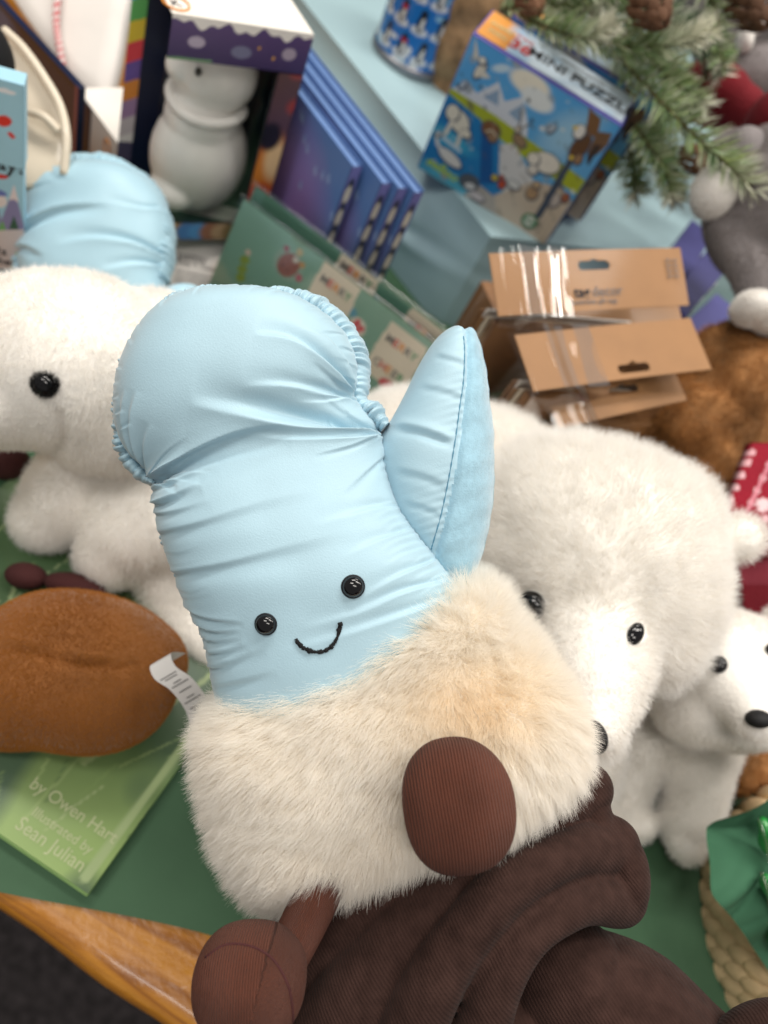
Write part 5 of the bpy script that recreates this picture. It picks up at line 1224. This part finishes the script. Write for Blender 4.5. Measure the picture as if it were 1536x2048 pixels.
for pts, n_, l_, fr_, sd_ in BR: branch(pts, int(n_*1.25), l_, fr_, sd_, green=(.20, .30, .12) if sd_ not in (7, 8, 11, 12) else (.075, .14, .065), wpx=3.4)
for (x, y, d_, r_px) in ((1385, 318, .64, 30), (1300, 8, .60, 50), (1500, 5, .66, 55), (1060, -5, .62, 35)):
    parts = []; r = np.random.default_rng(int(x)); c = P(x, y, d_); ax = nrm(-UPV*.7+RIGHT*.3+BACK*.2); sc = r_px*d_/F
    a1 = nrm(np.cross(ax, BACK)); a2 = np.cross(ax, a1)
    for i in range(44):
        t = i/43; ang = i*2.4; rr = sc*(math.sin(PI*(.12+.85*t)))*.75; o_ = a1*math.cos(ang)+a2*math.sin(ang); n_ = nrm(o_*.8+ax*.6)
        parts.append(ellipsoid(c+ax*(t-.5)*sc*2.1*-1+o_*rr, (sc*.30, sc*.24, sc*.07), np.array([np.cross(n_, np.cross(o_, ax)), nrm(np.cross(o_, ax)), nrm(np.cross(np.cross(n_, np.cross(o_, ax)), np.cross(o_, ax)))]), 7, 10))
    v, f = join(parts); mesh_obj('pine_cone', v, f, MAT['cone'], tt0)

# ================================================================== kraft tag packets
def packet(corners, w, h, label, slot, text, blen, first, filmx=True):
    M, e = fit_rect(corners, w, h, nrm(BACK+.1*Z3)); print('packet', e, M.translation[:])
    p = thing('tag_packet', label, 'tag packet', mat=M, group='brown kraft gift tag packets')
    # header card with a euro slot: built as a grid with the hole left out
    nx, ny = 120, 40; u, v = np.meshgrid(np.linspace(0, w, nx), np.linspace(0, h, ny), indexing='ij'); V = np.stack([u.ravel(), v.ravel(), .0012*np.sin(u.ravel()/w*PI)], -1)
    cx, cy = slot[0]*w, slot[1]*h; cxm = (u[:-1, :-1]+u[1:, 1:])/2; cym = (v[:-1, :-1]+v[1:, 1:])/2
    hole = (((np.abs(cxm-cx) < .010) & (np.abs(cym-cy) < .0034)) | (np.hypot(cxm-cx, cym-cy-.001) < .0042) | (np.hypot(np.abs(cxm-cx)-.010, cym-cy) < .0034)).ravel()
    Fc = grid_faces(nx, ny, False)[~hole]; V2_ = V.copy(); V2_[:, 2] -= .001
    mesh_obj('header_card', np.vstack([V, V2_]), np.vstack([Fc, Fc[:, ::-1]+len(V)]).tolist(), MAT['kraft'], p, smooth=False)
    if text:
        lettering('header_lettering', 'tag', p, MAT['ink'], w*.465, h*.30, .0018, h*.25, 0, align='RIGHT', bold=.02); lettering('header_lettering', 'decor', p, MAT['ink_soft'], w*.475, h*.30, .0018, h*.25, 0, align='LEFT')
        lettering('header_lettering', 'handmade gift tags', p, MAT['ink_soft'], w*.48, h*.14, .0018, h*.12, 0)
        for k in range(4): lettering('header_lettering', 'gift tags', p, MAT['ink_soft'], w*.93, h*(.78-.09*k), .0018, h*.08, 0)
    # bag of tags hangs from the header's lower edge and stands on the table
    M3 = M.to_3x3(); ux = np.array(M3.col[0][:]); uh = nrm(np.array([ux[0], ux[1], 0])); 
    O = np.array(M.translation[:]); O2 = O-Z3*blen+nrm(np.cross(uh, Z3))*-.002; MB = M.inverted() @ frame(O2, uh, Z3)
    parts = (('tag_stack', MAT['kraft_dark'] if first else MAT['kraft'], .006, w-.006, .004, blen-.012, -.010, -.002), )
    for nm, mt, *b in parts: s = slab(nm, p, mt, *b, .001); s.matrix_local = MB
    for j in range(5):
        s = slab('tag_stack', p, [MAT['cream_plastic'], MAT['kraft_dark'], MAT['kraft'], MAT['white_card'], MAT['kraft_dark']][j], .004+.003*(j % 2), w-.008, .003, blen-.014-.003*(j % 3), -.013-.0026*j, -.0112-.0026*j, .0003); s.matrix_local = MB
    nb, nc = 40, 30; u, v = np.meshgrid(np.linspace(0, w, nb), np.linspace(0, blen, nc), indexing='ij'); X = np.stack([u.ravel(), v.ravel(), .001+.003*np.sin(v.ravel()/blen*PI)+.0012*sines(np.c_[u.ravel(), v.ravel()], 6, 60, 3)], -1)
    X2 = X.copy(); X2[:, 2] = -.026-.003*np.sin(v.ravel()/blen*PI)
    side = [[i, i+1, nb*nc+i+1, nb*nc+i] for i in range(nc-1)]
    fb_ = mesh_obj('clear_bag', np.vstack([X, X2]), grid_faces(nb, nc, False).tolist()+grid_faces(nb, nc, False)[:, ::-1].__add__(nb*nc).tolist()+side, MAT['window_film'], p); fb_.matrix_local = MB
    # film wrapped over the header
    u, v = np.meshgrid(np.linspace(-.006, .058 if first else .03, 60), np.linspace(-.004, h+.002, 16), indexing='ij'); X = np.stack([u.ravel(), v.ravel(), .0024+.0008*np.sin(u.ravel()*40)+.0002*sines(np.c_[u.ravel(), v.ravel()], 6, 90, 5)+.0015*np.exp(-((u.ravel()-.040-.1*v.ravel())/.006)**2)+.006*np.exp(-((u.ravel()-.018)/.010)**2)], -1)
    mesh_obj('film', X, grid_faces(60, 16, False), MAT['window_film'], p)
    return p
packet([(972, 505), (1366, 500), (1373, 606), (1002, 634)], .160, .044, 'topmost kraft tag packet with printed header and slot near its upper edge', (.51, .74), True, .135, True)
packet([(992, 610), (1355, 590), (1362, 640), (1006, 668)], .150, .024, 'kraft tag packet squeezed between the printed top one and the plain one', (.6, .8), False, .12, False)
packet([(1033, 668), (1378, 638), (1426, 736), (1064, 785)], .150, .044, 'plain kraft tag packet lying across the middle with its slot near the lower edge', (.56, .18), False, .10, True)
packet([(1078, 762), (1345, 725), (1368, 792), (1124, 862)], .115, .036, 'lowest and smallest kraft tag packet just above the large polar bear', (.55, .5), False, .07, False)
# cream and brown slips crowding at the left of the packets
for i, (x0, y0, x1, y1, mt, lb) in enumerate(((962, 560, 1000, 640, 'kraft_dark', 'dark brown tag card standing leftmost beside the kraft packets'), (985, 610, 1030, 690, 'kraft', 'plain brown tag card standing just left of the kraft packets'), (1000, 650, 1060, 760, 'cream_plastic', 'cream tag sleeve standing between the brown cards and the kraft packets'), (1030, 720, 1085, 850, 'cream_plastic', 'lower cream tag sleeve standing close to the large polar bear'))):
    mm, w_, h_ = upright((x0, y0), (x1, y1), .125-.012*i, 0)
    s = slab('tag_card', None, MAT[mt], 0, w_, 0, h_, -.012, 0, .0015); s.matrix_world = mm; tag(s, lb, 'tag card')
# purple snowflake cartons
for i, (a, b, zt, lb) in enumerate((((1352, 590), (1428, 470), .16, 'purple snowflake carton nearest the riser, behind the kraft packets'), ((1375, 632), (1462, 530), .16, 'middle purple snowflake carton between the kraft packets and grey plush'), ((1225, 870), (1475, 620), .12, 'lowest purple carton running down behind the kraft packets to the bear'))):
    A, B = T(*a, zt), T(*b, zt); O = A.copy(); O[2] = .003; mm = frame(O, B-A, Z3); w_ = float(np.linalg.norm(B-A))
    s = thing('snowflake_carton', lb, 'carton', mat=mm, group='purple snowflake cartons'); sg = -1
    slab('body', s, MAT['purple_box'], 0, w_, 0, zt-.003, -.028, 0, .001)
    for k in range(7):
        x, y = w_*(.15+.13*k), zt*(.92-.17*(k % 4)); pts = []
        parts = []
        for a_ in range(3):
            an = a_*PI/3+.3*k; p0 = np.array([x-.007*math.cos(an), y-.007*math.sin(an), .0006]); p1 = np.array([x+.007*math.cos(an), y+.007*math.sin(an), .0006]); parts.append(tube(np.array([p0, (p0+p1)/2, p1]), .0006, 4, up=(0, 0, 1)))
        v, f = join(parts); mesh_obj('printed_snowflake', v, f, MAT['ink_white'], s)

# ================================================================== brown curly plush and knitted red thing at the right
parts = [E(1470, 770, .66, 120, 120, .06, 0), E(1380, 850, .66, 110, 95, .055), E(1330, 900, .67, 80, 70, .04), E(1450, 930, .66, 130, 120, .06), E(1560, 820, .66, 120, 160, .06), E(1400, 1010, .66, 100, 100, .05), E(1500, 1150, .64, 120, 150, .06), E(1460, 1330, .62, 90, 160, .05), E(1470, 1530, .60, 60, 70, .03)]
def curl(X): return .0035*sines(X, 7, 95, 3)+.0018*sines(X, 7, 210, 4)
tb_, VFd, trd = plush('bear_plush', 'shaggy curly brown teddy plush behind the white bears at the right edge', 'plush toy', T(1470, 1590), parts, 'fur_brown', 60000, .007, 'brown_plush', comb=down_comb, lay=.5, seed=33, rad=.0002, jitter=.9, disp=curl, clump=.9, cfreq=260, tint=lambda X: 1+.35*sines(X, 6, 50, 9)[:, None]*np.ones(3))
nu, nv_ = 110, 70; u, v = np.meshgrid(np.linspace(0, 1, nu), np.linspace(0, 1, nv_), indexing='ij')
LX = np.interp(u, [0, .3, .40, .62, .63, 1], [1506, 1462, 1452, 1468, 1478, 1495]); YY = 885+u*380; XX = LX+(1640-LX)*v; dd = .565+.012*np.abs(v-.35)-.008*np.sin(u*PI)+.006*(u > .60)
X = P(XX, YY, dd).reshape(-1, 3); q = np.stack([XX.ravel(), YY.ravel()], -1); C4 = np.tile([.27, .003, .018, 1.], (len(q), 1))
up_ = q[:, 1] < 1085
for i in range(8):
    for j in range(4):
        cx, cy = 1496-i*12+j*42, 925+i*25+j*6; k = (np.hypot(q[:, 0]-cx, (q[:, 1]-cy)) < 7) & up_ & (cy < 1060); C4[k, :3] = (.72, .45, .48)
for cx, cy in ((1526, 1010), (1590, 960)):
    a = np.arctan2(q[:, 1]-cy, q[:, 0]-cx); r = np.hypot(q[:, 0]-cx, q[:, 1]-cy); k = (r < 17*(.6+.4*np.abs(np.cos(a*4)))); C4[k, :3] = (.75, .55, .57)
s_, f_ = seg_dist(q, [(1496, 1020), (1540, 925)]); C4[np.abs(s_) < 4, :3] = (.62, .22, .27)
s_, f_ = seg_dist(q, [(1505, 905), (1464, 965), (1455, 1010)]); C4[(np.abs(s_) < 7) & (np.sin(q[:, 1]*.28) > -.2), :3] = (.65, .35, .38)
k = (q[:, 1] > 1075); C4[k, :3] = (.15, .002, .010); k = (q[:, 1] > 1120) & (q[:, 1] < 1170); C4[k, :3] = (.20, .02, .035)
V = np.vstack([X, X-BACK*.012]); Fc = grid_faces(nu, nv_, False).tolist()+grid_faces(nu, nv_, False)[:, ::-1].__add__(len(X)).tolist()
L_ = [i*nv_ for i in range(nu)]; Fc += [[L_[i], L_[i+1], L_[i+1]+len(X), L_[i]+len(X)] for i in range(nu-1)]; Fc += [[i, i+1, i+1+len(X), i+len(X)] for i in range(nv_-1)]; Fc += [[(nu-1)*nv_+i, (nu-1)*nv_+i+1, (nu-1)*nv_+i+1+len(X), (nu-1)*nv_+i+len(X)] for i in range(nv_-1)]
o = mesh_obj('knitted_scarf', V, Fc, MAT['red_knit'], base=P(1520, 1240, .57), attrs={'Col': np.vstack([C4, C4])}); tag(o, 'red knitted scarf with white snowflake pattern at the right edge', 'scarf')

# grey plush animals with red at the top right
parts = [E(1530, 440, .64, 110, 130, .055, 20), E(1460, 330, .66, 60, 60, .035), E(1530, 350, .645, 60, 90, .045)]
parts += limb([(1460, 440, .635, 52), (1500, 530, .62, 46), (1525, 600, .61, 40)]) + limb([(1560, 600, .62, 45), (1545, 640, .61, 40)])
gp_, VFg, trg = plush('wolf_plush', 'soft grey wolf plush with white paws hanging under the pine branches', 'plush toy', T(1480, 640), parts, 'fur_grey', 45000, .0035, 'grey_plush', comb=down_comb, lay=.75, seed=41, rad=.0002)
for args in ((1432, 388, .625, 48, 52, .022, 10), (1506, 618, .60, 40, 34, .022, -15), (1550, 640, .60, 40, 26, .02, 0)):
    VFp = blob([E(*args)], .0025, 3); p_ = mesh_obj('paw', VFp[0], VFp[1], MAT['white_plush'], gp_); p_['label'] = 'white plush paw'; fur('paw_fur', VFp, 6000, .003, MAT['fur_white'], p_, lay=.7, rad=.0002, seed=42)
v, f = blob([E(1500, 300, .625, 38, 50, .012, 20)], .002); mesh_obj('ear', v, f, MAT['grey_plush'], gp_)
parts = [E(1500, 60, .84, 110, 110, .06), E(1500, 160, .80, 70, 60, .04), E(1420, -20, .9, 130, 90, .06), E(1600, 120, .8, 90, 140, .05)]
g2, VFg2, _ = plush('wolf_plush', 'darker grey plush animal with a red scarf in the top right corner', 'plush toy', T(1500, 230, .12), parts, 'fur_grey', 25000, .004, 'grey_plush', comb=down_comb, lay=.7, seed=43, rad=.00025)
v, f = blob([E(1430, 190, .76, 80, 55, .035, -35), E(1470, 220, .76, 55, 45, .03)], .003); mesh_obj('scarf', v, f, MAT['red_plush'], g2)
v, f = blob([E(1520, 50, .76, 45, 13, .012, 30), E(1490, 80, .765, 15, 26, .012, 10)], .002); mesh_obj('muzzle_patch', v, f, MAT['white_plush'], g2)
v, f = blob([E(1548, 245, .66, 55, 58, .035)], .003); o = mesh_obj('red_bauble_plush', v, f, MAT['red_plush'], base=P(1548, 300, .66)); tag(o, 'round red plush ball above the grey wolf plush at the right edge', 'plush toy')
# plain black board added behind the display as a dark backdrop
wl = thing('dark_backdrop', 'plain black backdrop board added behind the tree and the grey plush animals', 'backdrop', (0, 0, -.75))
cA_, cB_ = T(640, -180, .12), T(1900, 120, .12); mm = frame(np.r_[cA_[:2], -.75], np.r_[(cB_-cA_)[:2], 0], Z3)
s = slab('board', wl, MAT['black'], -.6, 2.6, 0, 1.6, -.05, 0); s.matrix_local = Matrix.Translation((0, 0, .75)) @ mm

# ================================================================== basket, tissue and sweets at the bottom right
a_, b_ = T(1400, 1850, .0), T(1475, 2040, .0); hv_ = (b_-a_)/2; RB = .095; pr = np.array([-hv_[1], hv_[0], 0]); pr = nrm(pr)
if pr@(T(1700, 1800)-a_) < 0: pr = -pr
bc_ = (a_+b_)/2+pr*math.sqrt(max(RB**2-hv_@hv_, 1e-5)); bk_ = thing('wicker_basket', 'pale woven wicker basket lined with green tissue at the bottom right corner', 'basket', bc_)
parts = []; rowsn = 5; HB = .055
for k in range(rowsn):
    z_ = .010+k*HB/rowsn; R_ = RB*(1.0+.10*k/rowsn); n_ = 34
    for i in range(n_):
        an = (i+.5*(k % 2))*2*PI/n_; o_ = np.array([math.cos(an), math.sin(an), 0]); tg_ = np.array([-math.sin(an), math.cos(an), 0]); ax_ = nrm(Z3+.45*tg_); b2_ = nrm(np.cross(ax_, o_))
        parts.append(ellipsoid(bc_+o_*R_+Z3*z_, (.0165, .0078, .0045), np.array([ax_, b2_, np.cross(ax_, b2_)]), 9, 12))
v, f = join(parts); mesh_obj('woven_wall', v, f, MAT['wicker'], bk_)
disc_stack([(0, .002), (RB*.97, .002), (RB*1.05, HB), (RB*1.02, HB), (RB*.94, .006), (0, .006)], bc_, 'lining_wall', MAT['wicker_dark'], bk_)
rows = [(1490, 1495, 1700, 1470), (1482, 1545, 1700, 1520), (1448, 1590, 1700, 1590), (1412, 1640, 1700, 1660), (1404, 1700, 1700, 1730), (1396, 1752, 1700, 1800), (1420, 1785, 1700, 1880), (1450, 1820, 1700, 1960), (1490, 1875, 1700, 2010), (1536, 1940, 1700, 2050)]
S_ = smooth_poly(rows, 90); v_ = np.linspace(0, 1, 90)[None]; XX = S_[:, :1]*(1-v_)+S_[:, 2:3]*v_; YY = S_[:, 1:2]*(1-v_)+S_[:, 3:4]*v_
base_d = .487-.02*np.clip((YY-1500)/440, 0, 1)+.004*0
q = np.stack([XX.ravel(), YY.ravel()], -1)/100.
cr_h = .016*np.abs(sines(q, 4, 1.1, 61))+.010*np.abs(sines(q, 4, 2.6, 62))+.004*np.abs(sines(q, 4, 6.0, 63))
cr_h *= np.clip((1960-YY.ravel())/300, .12, 1)
X = P(XX, YY, base_d).reshape(-1, 3)+BACK*cr_h[:, None]
o = mesh_obj('tissue_paper', X, grid_faces(90, 90, False), MAT['green_tissue'], base=bc_+Z3*HB); tag(o, 'crumpled dark green tissue paper spilling over the wicker basket rim', 'tissue paper')
for i, (x, y, d_, rx, ry, rot, lb) in enumerate(((1545, 1690, .455, 20, 60, 22, 'upper shiny green wrapped sweet in the basket by the right edge'), (1550, 1800, .45, 20, 62, 20, 'middle shiny green wrapped sweet in the basket at the right edge'), (1560, 1885, .455, 18, 45, 25, 'lowest green wrapped sweet poking out of the basket tissue'))):
    VFs = blob([E(x, y, d_, rx, ry, .008, rot)], .0012, 3, lambda X: .0012*sines(X, 6, 260, 7)); t = thing('wrapped_sweet', lb, 'sweet', P(x, y+ry, d_), 'green wrapped sweets in the basket')
    mesh_obj('wrapper', VFs[0], VFs[1], mk('foil_green_%s' % 'abc'[i], (.02, .30, .05), .18, .001, 200, .2, coat=.8), t)
    v, f = tube(P(np.array([x-rx*1.3, x-rx*.6, x-rx*.1]), np.array([y-ry*.9, y, y+ry*.9]), np.full(3, d_-.008)), .0009, 8); mesh_obj('film_edge', v, f, MAT['clear_film'], t)
